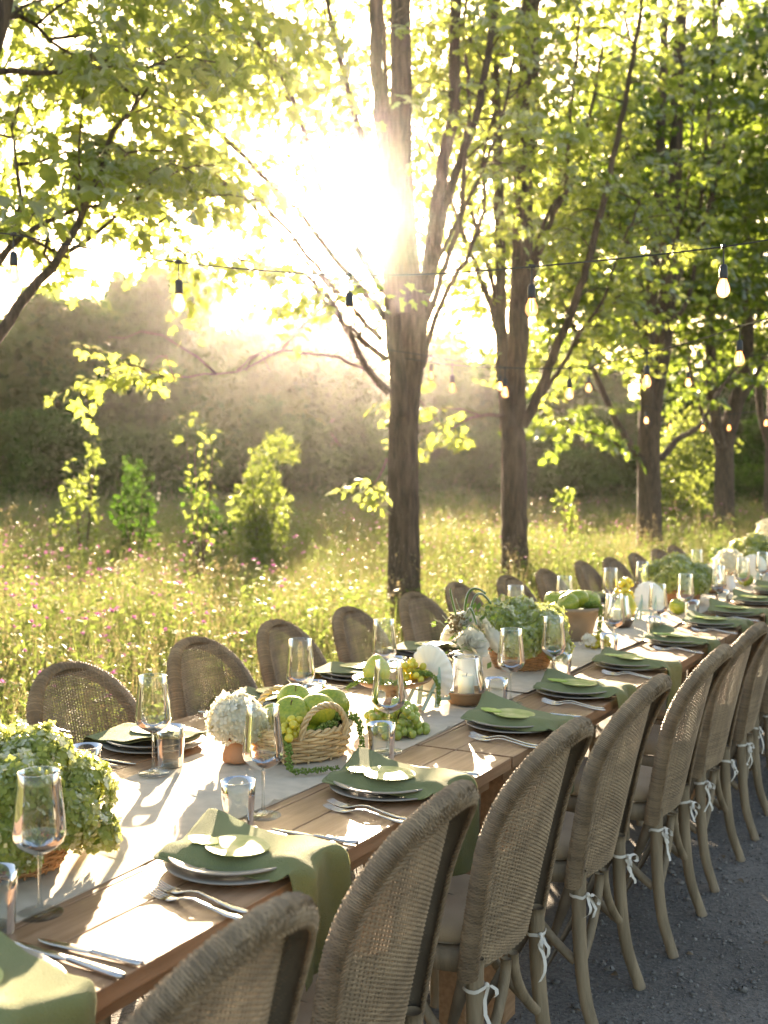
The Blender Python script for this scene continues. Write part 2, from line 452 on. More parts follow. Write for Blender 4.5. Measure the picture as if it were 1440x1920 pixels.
# gravel terrace with an uneven edge to the meadow
ys = np.linspace(-12, 60, 140); ex = GX + .10 * np.sin(ys * 1.7) + .07 * np.sin(ys * 4.1 + 1) + rng.normal(0, .03, 140)
xs = np.linspace(0, 1, 12)
P = np.stack([ex[:, None] + (14 - ex[:, None]) * xs[None] ** 1.3, ys[:, None] + 0 * xs[None], .006 + 0 * ex[:, None] * xs[None]], -1)
structure(MB().grid(P[:, ::-1]).obj('gravel', M['gravel']))
pebs = []
for k in range(3):
    mb = MB(); mb.ball((0, 0, .3), 1, 6, 4, (1, .75 + .1 * k, .55)); mb.V[0] += rng.normal(0, .12, mb.V[0].shape); me = mb.mesh('pebble'); me.materials.append(M['pebble']); pebs.append(me)
n = 26000
px = np.concatenate([rng.uniform(-1.2, 1.6, n), rng.uniform(-2.9, 1.8, 9000)]); py = np.concatenate([rng.uniform(1.6, 6.5, n), rng.uniform(5, 16, 9000)])
scatter('loose_gravel', sources('pebble_shape', pebs), np.stack([px, py, 0 * px + .006], 1), np.stack([rng.uniform(0, .6, len(px)), 0 * px, rng.uniform(0, 6.3, len(px))], 1), rng.lognormal(math.log(.0032), .55, len(px)), rng.integers(0, 3, len(px)))

# ---- meadow grass: tufts of bent blades, herbs with small leaves, seed heads, pink flowers
def blade(mb, x, y, h, lean, az, w):
    t = np.array([0, .35, .7, 1.0]); r = lean * t ** 1.8
    c, s = math.cos(az), math.sin(az)
    P = np.stack([x + c * r, y + s * r, h * (t - .25 * lean * t ** 2)], 1)
    W = np.array([.9, 1, .7, .05]) * w
    side = np.array([-s, c, 0]) + np.array([c, s, 0]) * random.uniform(-.6, .6)
    mb.grid(np.stack([P - side * W[:, None], P + side * W[:, None]], 1))
    return P[-1]
def leaflets(mb, base, n, size, spread, z0, z1):
    for _ in range(n):
        p = np.array(base) + np.array([random.gauss(0, spread), random.gauss(0, spread), random.uniform(z0, z1)])
        d = np.array([random.gauss(0, 1), random.gauss(0, 1), random.gauss(.15, .6)]); d /= np.linalg.norm(d)
        s = np.cross(d, (random.random(), random.random(), 1)); s /= np.linalg.norm(s)
        l = size * random.uniform(.6, 1.3)
        mb.add([p, p + d * l * .5 + s * l * .22, p + d * l, p + d * l * .5 - s * l * .22], [[0, 1, 2, 3]])
def tuft(kind):
    mb = MB()
    if kind in ('a', 'b', 'c'):
        for _ in range(34):
            blade(mb, random.gauss(0, .12), random.gauss(0, .12), random.uniform(.25, .62), random.uniform(.05, .32), random.uniform(0, 6.3), random.uniform(.0022, .0045))
        return mb, 'grass'
    if kind in ('d', 'e'):
        for _ in range(7):
            x, y, h = random.gauss(0, .10), random.gauss(0, .10), random.uniform(.35, .72)
            tip = blade(mb, x, y, h, random.uniform(.02, .15), random.uniform(0, 6.3), .003)
            leaflets(mb, (x, y, 0), 13, .055, .045, .10, h)
        return mb, 'grass2'
    if kind == 'f':
        for _ in range(9):
            x, y = random.gauss(0, .14), random.gauss(0, .14)
            tip = blade(mb, x, y, random.uniform(.55, .85), random.uniform(.05, .25), random.uniform(0, 6.3), .0016)
            leaflets(mb, tip, 7, .022, .010, -.07, .02)
        return mb, 'straw'
tufts = []
for k in 'abcdef':
    mb, mn = tuft(k); me = mb.mesh('tuft', False); me.materials.append(M[mn]); tufts.append(me)
n = 19000
u = rng.random(n)
dist = 3.0 + 37 * u ** 1.4
ang = rng.uniform(R(29.3 - 24), R(29.3 + 25), n)
gx, gy = -np.sin(ang) * dist, np.cos(ang) * dist
ok = (gx < GX - .12 + .15 * rng.normal(size=n)) & (gx > -34)
gx, gy = gx[ok], gy[ok]
# also a looser ring of meadow beside the view, for a camera that steps aside
ex_ = rng.uniform(-22, GX - .2, 2500); ey_ = rng.uniform(-4, 30, 2500)
gx, gy = np.concatenate([gx, ex_]), np.concatenate([gy, ey_]); n = len(gx)
patch = np.sin(gx * .9 + 1.3 * np.sin(gy * .5)) + np.sin(gy * .7 + gx * .35)
hgt = 0.62 + .10 * patch + .22 * np.clip((-gx - 3) / 9, 0, 1) + rng.normal(0, .13, n)
idx = rng.choice(6, n, p=[.22, .20, .20, .14, .12, .12])
gd = np.hypot(gx, gy)
scatter('meadow_grass', sources('grass_tuft', tufts), np.stack([gx, gy, 0 * gx], 1), np.stack([rng.normal(0, .12, n), rng.normal(0, .12, n), rng.uniform(0, 6.3, n)], 1), np.clip(hgt, .35, 1.3) * (1 + .012 * gd), idx)
flw = []
for k in range(3):
    mb = MB()
    for _ in range(2):
        h = random.uniform(.5, .85); x, y = random.gauss(0, .12), random.gauss(0, .12)
        for j in range(12):
            a = random.uniform(0, 6.3); el = random.uniform(-.2, 1.2); l = random.uniform(.013, .022)
            d = np.array([math.cos(a) * math.cos(el), math.sin(a) * math.cos(el), math.sin(el)]); s = np.cross(d, (.1, .2, 1)); s /= np.linalg.norm(s)
            p = np.array([x, y, h])
            mb.add([p, p + d * l * .7 + s * l * .3, p + d * l, p + d * l * .7 - s * l * .3], [[0, 1, 2, 3]])
    me = mb.mesh('flower', False); me.materials.append(M['pink']); flw.append(me)
n = 1500
dist = 3.5 + 24 * rng.random(n) ** 1.1; ang = rng.uniform(R(29.3 - 22), R(29.3 + 23), n)
fx, fy = -np.sin(ang) * dist, np.cos(ang) * dist
pk = np.sin(fx * 1.1 + 2) + np.sin(fy * .8 + fx * .5) + rng.normal(0, .8, n)
ok = (fx < GX - .4) & (pk > -.1); fx, fy = fx[ok], fy[ok]; n = len(fx)
scatter('pink_wildflowers', sources('flower_head', flw), np.stack([fx, fy, 0 * fx], 1), np.stack([0 * fx, 0 * fx, rng.uniform(0, 6.3, n)], 1), rng.uniform(.85, 1.25, n), rng.integers(0, 3, n))

# a little dry leaf litter on the gravel
lit = []
for k in range(3):
    mb = MB(); u = np.linspace(0, 1, 5); w = .018 * np.sin(PI * u) ** .7
    c = np.stack([.05 * u - .025, .004 * np.sin(u * 5 + k), .004 + .008 * np.sin(u * 3.1 + k * .4)], 1)
    mb.grid(np.stack([c - np.stack([0 * w, w, -.004 * np.sin(u * 4)], 1), c, c + np.stack([0 * w, w, .006 * u], 1)], 1)); me = mb.mesh('dry_leaf'); me.materials.append(M['drylitter']); lit.append(me)
n = 170
scatter('leaf_litter', sources('dry_leaf_shape', lit), np.stack([rng.uniform(-2.8, 2.4, n), rng.uniform(1.5, 11, n), np.full(n, .009)], 1), np.stack([rng.normal(0, .15, n), rng.normal(0, .15, n), rng.uniform(0, 6.3, n)], 1), rng.uniform(.35, .9, n), rng.integers(0, 3, n))
LIMBS = {
 'T1': [
  [(-4.72,8.77,-0.1,0.15),(-4.73,8.79,0.49,0.145),(-4.75,8.82,1.21,0.139),(-4.76,8.84,1.78,0.134),(-4.76,8.87,2.11,0.128),(-4.73,8.9,2.45,0.123),(-4.71,8.94,2.78,0.117),(-4.75,8.94,3.17,0.112),(-4.81,8.94,3.7,0.107),(-4.85,8.95,4.32,0.101),(-4.86,8.98,5.04,0.096),(-4.88,9.0,5.77,0.09),(-4.89,9.03,6.49,0.085)],
  [(-4.75,8.77,2.01,0.08),(-4.76,8.72,2.39,0.076),(-4.78,8.67,2.76,0.072),(-4.78,8.63,3.22,0.068),(-4.78,8.59,3.77,0.064),(-4.81,8.54,4.45,0.06),(-4.84,8.49,5.12,0.056),(-4.85,8.46,5.83,0.052)],
  [(-4.73,8.9,2.11,0.07),(-4.71,9.01,2.6,0.067),(-4.69,9.11,3.09,0.064),(-4.66,9.22,3.73,0.061),(-4.61,9.35,4.39,0.059),(-4.57,9.47,4.9,0.056),(-4.6,9.54,5.42,0.053),(-4.64,9.63,6.34,0.05)],
  [(-4.64,9.05,3.08,0.05),(-4.62,9.24,3.64,0.046),(-4.59,9.44,4.16,0.042),(-4.46,9.69,4.82,0.038),(-4.42,9.9,5.5,0.034),(-4.4,10.1,6.32,0.03)],
  [(-4.83,8.68,2.22,0.036),(-4.9,8.46,2.4,0.032),(-4.95,8.26,2.65,0.028),(-5.0,8.07,2.89,0.024),(-5.04,7.87,3.05,0.02),(-5.12,7.65,3.14,0.016),(-5.31,7.36,3.18,0.012),(-5.51,7.07,3.22,0.008)],
  [(-4.84,8.68,2.5,0.03),(-4.98,8.44,2.69,0.025),(-5.11,8.2,2.89,0.019),(-5.18,7.99,3.07,0.014),(-5.28,7.77,3.13,0.009)],
  [(-4.93,8.51,2.4,0.014),(-5.02,8.2,2.48,0.013),(-5.07,7.91,2.49,0.011),(-5.21,7.57,2.5,0.01),(-5.31,7.25,2.34,0.008),(-5.4,6.93,2.27,0.007),(-5.5,6.61,2.23,0.005),(-5.59,6.3,2.19,0.004)],
  [(-4.85,8.69,2.86,0.032),(-5.04,8.41,3.21,0.029),(-5.2,8.14,3.5,0.026),(-5.31,7.91,3.75,0.023),(-5.49,7.63,4.0,0.021),(-5.61,7.38,4.22,0.018),(-5.71,7.14,4.34,0.015),(-5.83,6.9,4.51,0.012),(-5.94,6.65,4.64,0.009)],
  [(-4.87,8.67,2.67,0.026),(-5.11,8.36,3.02,0.023),(-5.35,8.05,3.45,0.02),(-5.46,7.81,3.68,0.017),(-5.52,7.59,3.82,0.014),(-5.69,7.31,4.08,0.011),(-5.86,7.03,4.37,0.008)],
  [(-5.15,8.41,3.05,0.018),(-5.35,8.12,3.33,0.016),(-5.45,7.88,3.52,0.014),(-5.56,7.64,3.75,0.012),(-5.59,7.43,3.83,0.011),(-5.7,7.18,3.88,0.009),(-5.85,6.91,3.92,0.007)],
  [(-4.82,8.71,3.05,0.034),(-5.04,8.5,3.45,0.031),(-5.27,8.3,3.94,0.029),(-5.3,8.19,4.24,0.026),(-5.32,8.08,4.45,0.023),(-5.37,7.96,4.69,0.02),(-5.42,7.84,4.86,0.018),(-5.57,7.67,5.16,0.015),(-5.68,7.52,5.48,0.012)],
  [(-4.8,8.63,3.68,0.04),(-4.91,8.47,4.22,0.035),(-4.99,8.33,4.64,0.03),(-5.02,8.21,4.97,0.025),(-5.05,8.09,5.29,0.02),(-5.09,7.98,5.7,0.015)],
  [(-4.67,9.01,2.45,0.03),(-4.65,9.2,2.86,0.027),(-4.6,9.42,3.22,0.024),(-4.5,9.66,3.6,0.021),(-4.44,9.89,4.09,0.018),(-4.53,10.02,4.54,0.015),(-4.49,10.24,5.1,0.012)],
  [(-4.78,8.57,1.63,0.012),(-4.76,8.4,1.49,0.009),(-4.73,8.24,1.42,0.005)],
  [(-4.78,8.72,2.67,0.035),(-4.79,8.69,3.23,0.032),(-4.77,8.68,3.78,0.028),(-4.8,8.64,4.47,0.025),(-4.82,8.61,5.06,0.021),(-4.84,8.58,5.78,0.018)],
  [(-4.63,9.04,2.89,0.03),(-4.53,9.21,3.38,0.027),(-4.47,9.36,3.79,0.025),(-4.46,9.48,4.4,0.022),(-4.47,9.59,5.02,0.019),(-4.56,9.66,5.65,0.017),(-4.56,9.78,6.18,0.014)],
  [(-4.61,9.07,3.27,0.024),(-4.52,9.35,3.74,0.021),(-4.39,9.65,4.28,0.018),(-4.29,9.93,4.88,0.016),(-4.28,10.16,5.46,0.013),(-4.3,10.39,6.15,0.01)],
 ],
 'T2': [
  [(-4.85,11.55,2.61,0.03),(-5.0,11.45,3.2,0.027),(-5.13,11.36,3.96,0.024),(-5.25,11.28,4.48,0.021),(-5.34,11.22,5.23,0.018),(-5.25,11.26,6.09,0.015),(-5.15,11.31,6.89,0.012)],
  [(-4.68,11.74,2.27,0.03),(-4.48,11.96,2.63,0.026),(-4.28,12.19,3.12,0.022),(-4.1,12.39,3.49,0.018),(-3.98,12.57,3.99,0.014),(-3.8,12.79,4.62,0.01)],
  [(-4.75,11.76,3.69,0.03),(-4.66,11.99,4.32,0.027),(-4.51,12.26,4.9,0.024),(-4.52,12.45,5.73,0.02),(-4.5,12.66,6.65,0.017),(-4.53,12.82,7.27,0.014)],
  [(-4.82,11.58,0.06,0.155),(-4.85,11.61,0.84,0.148),(-4.87,11.63,1.55,0.142),(-4.88,11.66,2.03,0.136),(-4.88,11.69,2.51,0.129),(-4.86,11.73,3.1,0.122),(-4.84,11.78,3.82,0.116),(-4.85,11.82,4.72,0.11),(-4.84,11.87,5.62,0.103),(-4.83,11.92,6.35,0.097),(-4.84,11.96,7.31,0.09)],
  [(-4.87,11.51,2.02,0.07),(-4.92,11.46,2.49,0.066),(-4.93,11.42,2.96,0.063),(-4.93,11.4,3.77,0.059),(-4.95,11.37,4.63,0.056),(-4.97,11.35,5.61,0.052),(-5.01,11.31,6.4,0.049),(-5.03,11.27,6.96,0.045)],
  [(-4.86,11.85,4.67,0.065),(-4.84,12.04,5.31,0.06),(-4.87,12.21,6.21,0.055),(-4.9,12.38,7.25,0.05)],
  [(-4.78,11.68,2.03,0.06),(-4.62,11.72,2.35,0.056),(-4.43,11.78,2.87,0.051),(-4.28,11.82,3.25,0.047),(-4.09,11.88,3.83,0.042),(-3.99,11.89,4.25,0.038),(-3.84,11.93,4.91,0.033),(-3.71,11.97,5.61,0.029),(-3.6,11.99,6.25,0.024),(-3.52,11.99,6.8,0.02)],
  [(-4.96,11.5,2.97,0.04),(-5.07,11.37,3.43,0.035),(-5.11,11.26,3.65,0.03),(-5.24,11.11,4.1,0.025),(-5.36,10.97,4.54,0.02),(-5.54,10.8,5.09,0.015)],
  [(-4.78,11.74,3.46,0.04),(-4.69,11.92,3.95,0.035),(-4.58,12.11,4.45,0.03),(-4.44,12.33,4.9,0.025),(-4.3,12.55,5.73,0.02),(-4.23,12.73,6.5,0.015)],
  [(-4.88,11.4,2.14,0.022),(-5.04,11.11,2.13,0.017),(-5.22,10.82,2.0,0.011),(-5.32,10.57,1.83,0.006)],
  [(-4.92,11.83,5.03,0.03),(-5.08,11.61,5.59,0.024),(-5.29,11.35,6.01,0.018),(-5.45,11.13,6.49,0.012)],
 ],
 'T3': [
  [(-4.96,17.35,-0.14,0.205),(-4.97,17.38,0.57,0.194),(-4.99,17.41,1.41,0.182),(-5.0,17.44,2.08,0.171),(-4.96,17.5,2.75,0.16),(-4.86,17.59,3.42,0.148),(-4.79,17.67,4.27,0.137),(-4.78,17.73,5.19,0.125),(-4.73,17.8,6.2,0.114),(-4.72,17.87,7.47,0.103),(-4.69,17.94,8.65,0.091),(-4.68,17.99,9.66,0.08)],
  [(-5.01,17.3,2.24,0.12),(-5.0,17.27,2.91,0.11),(-4.98,17.27,3.73,0.1),(-4.91,17.3,4.72,0.09),(-4.85,17.32,5.7,0.08),(-4.82,17.34,7.17,0.07),(-4.79,17.35,8.3,0.06),(-4.76,17.36,9.27,0.05)],
  [(-4.97,17.25,3.56,0.06),(-5.0,16.97,4.27,0.054),(-5.06,16.66,4.83,0.047),(-5.23,16.28,5.21,0.041),(-5.36,15.93,5.51,0.034),(-5.62,15.51,6.09,0.028),(-5.87,15.09,6.59,0.021),(-5.98,14.75,6.99,0.015)],
  [(-5.02,17.15,1.66,0.06),(-5.27,16.73,2.23,0.052),(-5.48,16.33,2.94,0.045),(-5.61,15.97,3.39,0.037),(-5.66,15.65,3.75,0.03),(-5.74,15.31,4.17,0.022),(-5.82,14.98,4.58,0.015)],
  [(-4.82,17.5,1.74,0.06),(-4.67,17.85,2.04,0.05),(-4.41,18.26,2.29,0.04),(-4.23,18.65,2.8,0.03),(-4.02,19.04,3.25,0.02)],
  [(-4.73,17.65,4.42,0.06),(-4.53,17.9,4.95,0.05),(-4.28,18.18,5.73,0.04),(-4.16,18.39,6.52,0.03),(-3.98,18.65,7.4,0.02)],
  [(-4.98,17.18,1.74,0.03),(-5.25,16.42,1.97,0.023),(-5.5,15.68,2.15,0.015),(-5.65,14.99,2.24,0.008)],
  [(-4.89,17.35,4.89,0.05),(-5.08,17.1,5.68,0.043),(-5.19,16.9,6.62,0.035),(-5.13,16.81,7.7,0.028),(-5.2,16.62,8.45,0.02)],
  [(-4.78,17.6,3.75,0.04),(-4.53,17.9,4.28,0.036),(-4.43,18.13,5.23,0.031),(-4.4,18.33,6.54,0.027),(-4.34,18.55,7.86,0.022),(-4.35,18.73,9.2,0.018)],
  [(-4.98,17.23,3.07,0.04),(-5.14,17.08,3.88,0.036),(-5.31,16.92,4.69,0.031),(-5.33,16.85,5.66,0.027),(-5.47,16.73,6.7,0.022),(-5.43,16.7,7.88,0.018)],
  [(-4.99,17.6,3.94,0.035),(-4.81,18.0,4.99,0.03),(-4.67,18.38,6.16,0.025),(-4.67,18.69,7.53,0.02),(-4.67,19.0,8.84,0.015)],
 ],
 'T4': [
  [(-5.11,23.23,-0.13,0.22),(-5.12,23.27,0.73,0.206),(-5.13,23.31,1.6,0.191),(-5.12,23.35,2.15,0.177),(-4.99,23.46,2.8,0.162),(-4.82,23.6,3.56,0.148),(-4.77,23.68,4.65,0.133),(-4.77,23.75,6.28,0.119),(-4.78,23.84,8.47,0.104),(-4.8,23.93,10.54,0.09)],
  [(-5.17,23.17,2.03,0.13),(-5.29,23.03,2.89,0.117),(-5.35,22.95,3.96,0.103),(-5.34,22.9,5.23,0.09),(-5.32,22.88,6.71,0.077),(-5.29,22.87,8.81,0.063),(-5.26,22.87,10.58,0.05)],
  [(-5.21,23.03,2.14,0.06),(-5.34,22.66,2.56,0.05),(-5.47,22.29,3.07,0.04),(-5.55,21.96,3.88,0.03),(-5.54,21.69,4.87,0.02)],
  [(-4.96,23.43,2.8,0.07),(-4.71,23.86,3.36,0.057),(-4.48,24.28,4.15,0.043),(-4.35,24.66,5.18,0.03)],
 ],
 'T5': [
  [(-5.03,28.09,-0.24,0.2),(-5.06,28.14,1.37,0.178),(-5.05,28.19,2.65,0.156),(-5.06,28.25,4.58,0.134),(-5.07,28.35,7.15,0.112),(-5.06,28.45,9.72,0.09)],
  [(-5.09,28.14,2.01,0.1),(-5.32,27.91,3.16,0.085),(-5.35,27.81,4.68,0.07),(-5.29,27.77,6.69,0.055),(-5.26,27.73,8.94,0.04)],
 ],
 'T0': [
  [(-4.97,3.57,-0.13,0.15),(-5.0,3.66,0.93,0.139),(-5.02,3.75,1.68,0.127),(-5.02,3.83,2.18,0.116),(-4.93,3.97,2.85,0.104),(-4.84,4.11,3.42,0.093),(-4.77,4.23,3.84,0.081),(-4.75,4.32,4.2,0.07)],
  [(-4.96,3.77,1.74,0.036),(-4.87,4.0,1.96,0.033),(-4.75,4.26,2.23,0.031),(-4.75,4.44,2.47,0.028),(-4.74,4.63,2.66,0.025),(-4.78,4.8,2.85,0.023),(-4.81,4.96,3.08,0.02),(-4.84,5.13,3.36,0.018),(-4.9,5.29,3.61,0.015),(-4.91,5.47,3.79,0.012),(-4.97,5.62,3.94,0.01),(-5.06,5.75,4.1,0.007)],
  [(-4.92,3.92,2.29,0.026),(-4.9,4.17,2.49,0.023),(-4.91,4.4,2.69,0.02),(-4.96,4.61,2.85,0.017),(-5.01,4.82,2.97,0.015),(-4.97,5.08,3.11,0.012),(-4.94,5.33,3.2,0.009),(-5.02,5.51,3.36,0.006)],
  [(-5.12,4.51,2.62,0.02),(-5.09,4.65,2.84,0.018),(-5.14,4.75,3.03,0.015),(-5.21,4.83,3.24,0.013),(-5.32,4.89,3.43,0.011),(-5.41,4.96,3.63,0.008),(-5.44,5.07,3.86,0.006)],
  [(-4.97,4.04,3.15,0.022),(-4.97,4.25,3.54,0.02),(-4.95,4.45,3.73,0.018),(-4.93,4.65,3.78,0.016),(-4.9,4.85,3.84,0.013),(-4.87,5.06,3.93,0.011),(-4.83,5.27,4.0,0.009),(-4.79,5.48,4.05,0.007),(-4.73,5.71,4.16,0.005)],
  [(-5.11,5.1,2.86,0.016),(-5.08,5.28,2.97,0.014),(-5.08,5.45,3.11,0.012),(-5.07,5.62,3.24,0.009),(-5.02,5.82,3.4,0.007),(-4.99,6.0,3.52,0.005)],
  [(-4.86,4.12,3.43,0.02),(-4.85,4.37,3.9,0.017),(-4.91,4.57,4.07,0.014),(-4.9,4.8,4.0,0.011),(-4.91,5.03,3.98,0.008),(-4.91,5.26,3.95,0.005)],
  [(-5.08,5.48,3.24,0.012),(-5.06,5.71,3.18,0.01),(-5.04,5.95,3.12,0.007),(-5.04,6.18,3.01,0.005)],
 ],
}
# ================================================================ the row of maples
def smooth_line(pts, step):
    pts = np.asarray(pts, float); n = len(pts)
    P = np.concatenate([[2 * pts[0] - pts[1]], pts, [2 * pts[-1] - pts[-2]]])
    out = []
    for i in range(1, n):
        p0, p1, p2, p3 = P[i - 1], P[i], P[i + 1], P[i + 2]
        m = max(2, int(np.linalg.norm((p2 - p1)[:3]) / step)); t = np.linspace(0, 1, m, endpoint=False)[:, None]
        out.append(.5 * (2 * p1 + (p2 - p0) * t + (2 * p0 - 5 * p1 + 4 * p2 - p3) * t ** 2 + (3 * p1 - p0 - 3 * p2 + p3) * t ** 3))
    out.append(pts[-1:])
    return np.concatenate(out)

def bark_tube(line, n, rough, flare=False):
    mb = MB(); r = np.maximum(line[:, 3], .004).copy()
    if flare:
        h = line[:, 2] - line[0, 2]; r *= 1 + .55 * np.exp(-h / .16)
    mb.tube(line[:, :3], r, n)
    if rough:
        m = len(line); V = mb.V[0].reshape(m, n, 3); c = line[:, None, :3]
        ph = np.arange(n) * 2 * PI / n; s = np.arange(m)
        wob = rough * (np.sin(ph * 5 + 1.3 * np.sin(s[:, None] * .21)) * .5 + np.sin(ph * 9 + s[:, None] * .13) * .4 + rng.normal(0, .45, (m, n)))
        if flare: wob += (.16 * np.sin(ph * 4 + .7) ** 2) * np.exp(-(line[:, 2] - line[0, 2])[:, None] / .2)
        V[:] = c + (V - c) * (1 + wob[..., None]); mb.V[0] = V.reshape(-1, 3)
    return mb

half = [(-.07, .17), (.03, .30), (.0, .49), (.17, .37), (.27, .25), (.42, .36), (.62, .53), (.61, .36), (.57, .19), (.76, .19), (1.0, 0)]
LEAF_O = np.array([(0, 0)] + half + [(x, -y) for x, y in half[-2::-1]])
def leaf_verts(bend=.30, fold=.16):
    P = np.concatenate([[(.30, 0)], LEAF_O]); z = -bend * P[:, 0] ** 2 * .6 - fold * np.abs(P[:, 1]) + .05
    return np.stack([P[:, 0], P[:, 1], z], 1)
nl = len(LEAF_O)
LEAF_T = np.array([(0, 1 + i, 1 + (i + 1) % nl) for i in range(nl)])
leaf_me = mesh_from('leaf', leaf_verts(), tris=LEAF_T, smooth=False); leaf_me.materials.append(M['leaf'])
leaf_me2 = mesh_from('leaf', leaf_verts(.7, .32), tris=LEAF_T, smooth=False); leaf_me2.materials.append(M['leaf'])
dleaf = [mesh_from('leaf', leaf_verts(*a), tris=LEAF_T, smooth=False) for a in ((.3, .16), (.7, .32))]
for m_ in dleaf: m_.materials.append(M['shadeleaf'])

def make_spray(n, length, lo, hi, mat='leaf'):
    """a twig with drooping leaves in flat layers; gives the mesh and each leaf's own matrix"""
    mb = MB(); mats = []
    tw = np.stack([np.linspace(0, length, 6), .05 * np.sin(np.linspace(0, 3, 6)), -.06 * np.linspace(0, 1, 6) ** 2], 1)
    for k in range(n):
        f = (k + .7) / n; p = np.array([np.interp(f * 5, range(6), tw[:, j]) for j in range(3)])
        az = (1 if k % 2 else -1) * random.uniform(.4, 1.5) + random.gauss(0, .25)
        pet = random.uniform(.02, .10)
        p = p + np.array([math.cos(az) * pet, math.sin(az) * pet, random.uniform(-.05, .03)])
        e = Euler((random.gauss(0, .45), random.uniform(-.1, .95), az), 'XYZ')
        s = random.uniform(lo, hi)
        mt = Matrix.Translation(p) @ e.to_matrix().to_4x4() @ Matrix.Scale(s, 4)
        mats.append(mt)
        v = leaf_verts(random.uniform(.1, .8), random.uniform(.05, .35)); A = np.array(mt)
        mb.add(v @ A[:3, :3].T + A[:3, 3], T=LEAF_T)
    nt = sum(len(t) for t in mb.T)
    mb.strands(tw[None], .0022, 3)
    me = mb.mesh('spray', False); me.materials.append(M[mat]); me.materials.append(M['bark'])
    mi = np.zeros(len(me.polygons), np.int32); mi[:len(mb.Q[0])] = 1
    me.polygons.foreach_set('material_index', mi)
    return me, mats
SPRAYS = [make_spray(15, random.uniform(.42, .6), .052, .108) for _ in range(6)]
SPRAY_SRC = sources('leaf_spray', [s[0] for s in SPRAYS])
DEEP = [make_spray(17, .50, .07, .118, 'shadeleaf') for _ in range(4)]
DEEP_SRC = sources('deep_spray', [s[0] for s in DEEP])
sun_v = np.array(SUN); eye_v = np.array((0, 0, EYE))

def keep_clear(P):
    """the opening in the crowns through which the sun reaches the table"""
    w = P - eye_v; t = w @ sun_v
    d1 = np.linalg.norm(w - t[:, None] * sun_v, axis=1)
    bad = (d1 < .42 + .45 * rng.random(len(P))) & (t > 0)
    t2 = (P[:, 2] - .8) / sun_v[2]; Q = P - t2[:, None] * sun_v
    lit = (Q[:, 0] > -2.35) & (Q[:, 0] < -.75) & (Q[:, 1] > -.3) & (Q[:, 1] < 3.25) & (t2 > 0)
    bad |= lit & (rng.random(len(P)) < .93)
    return ~bad

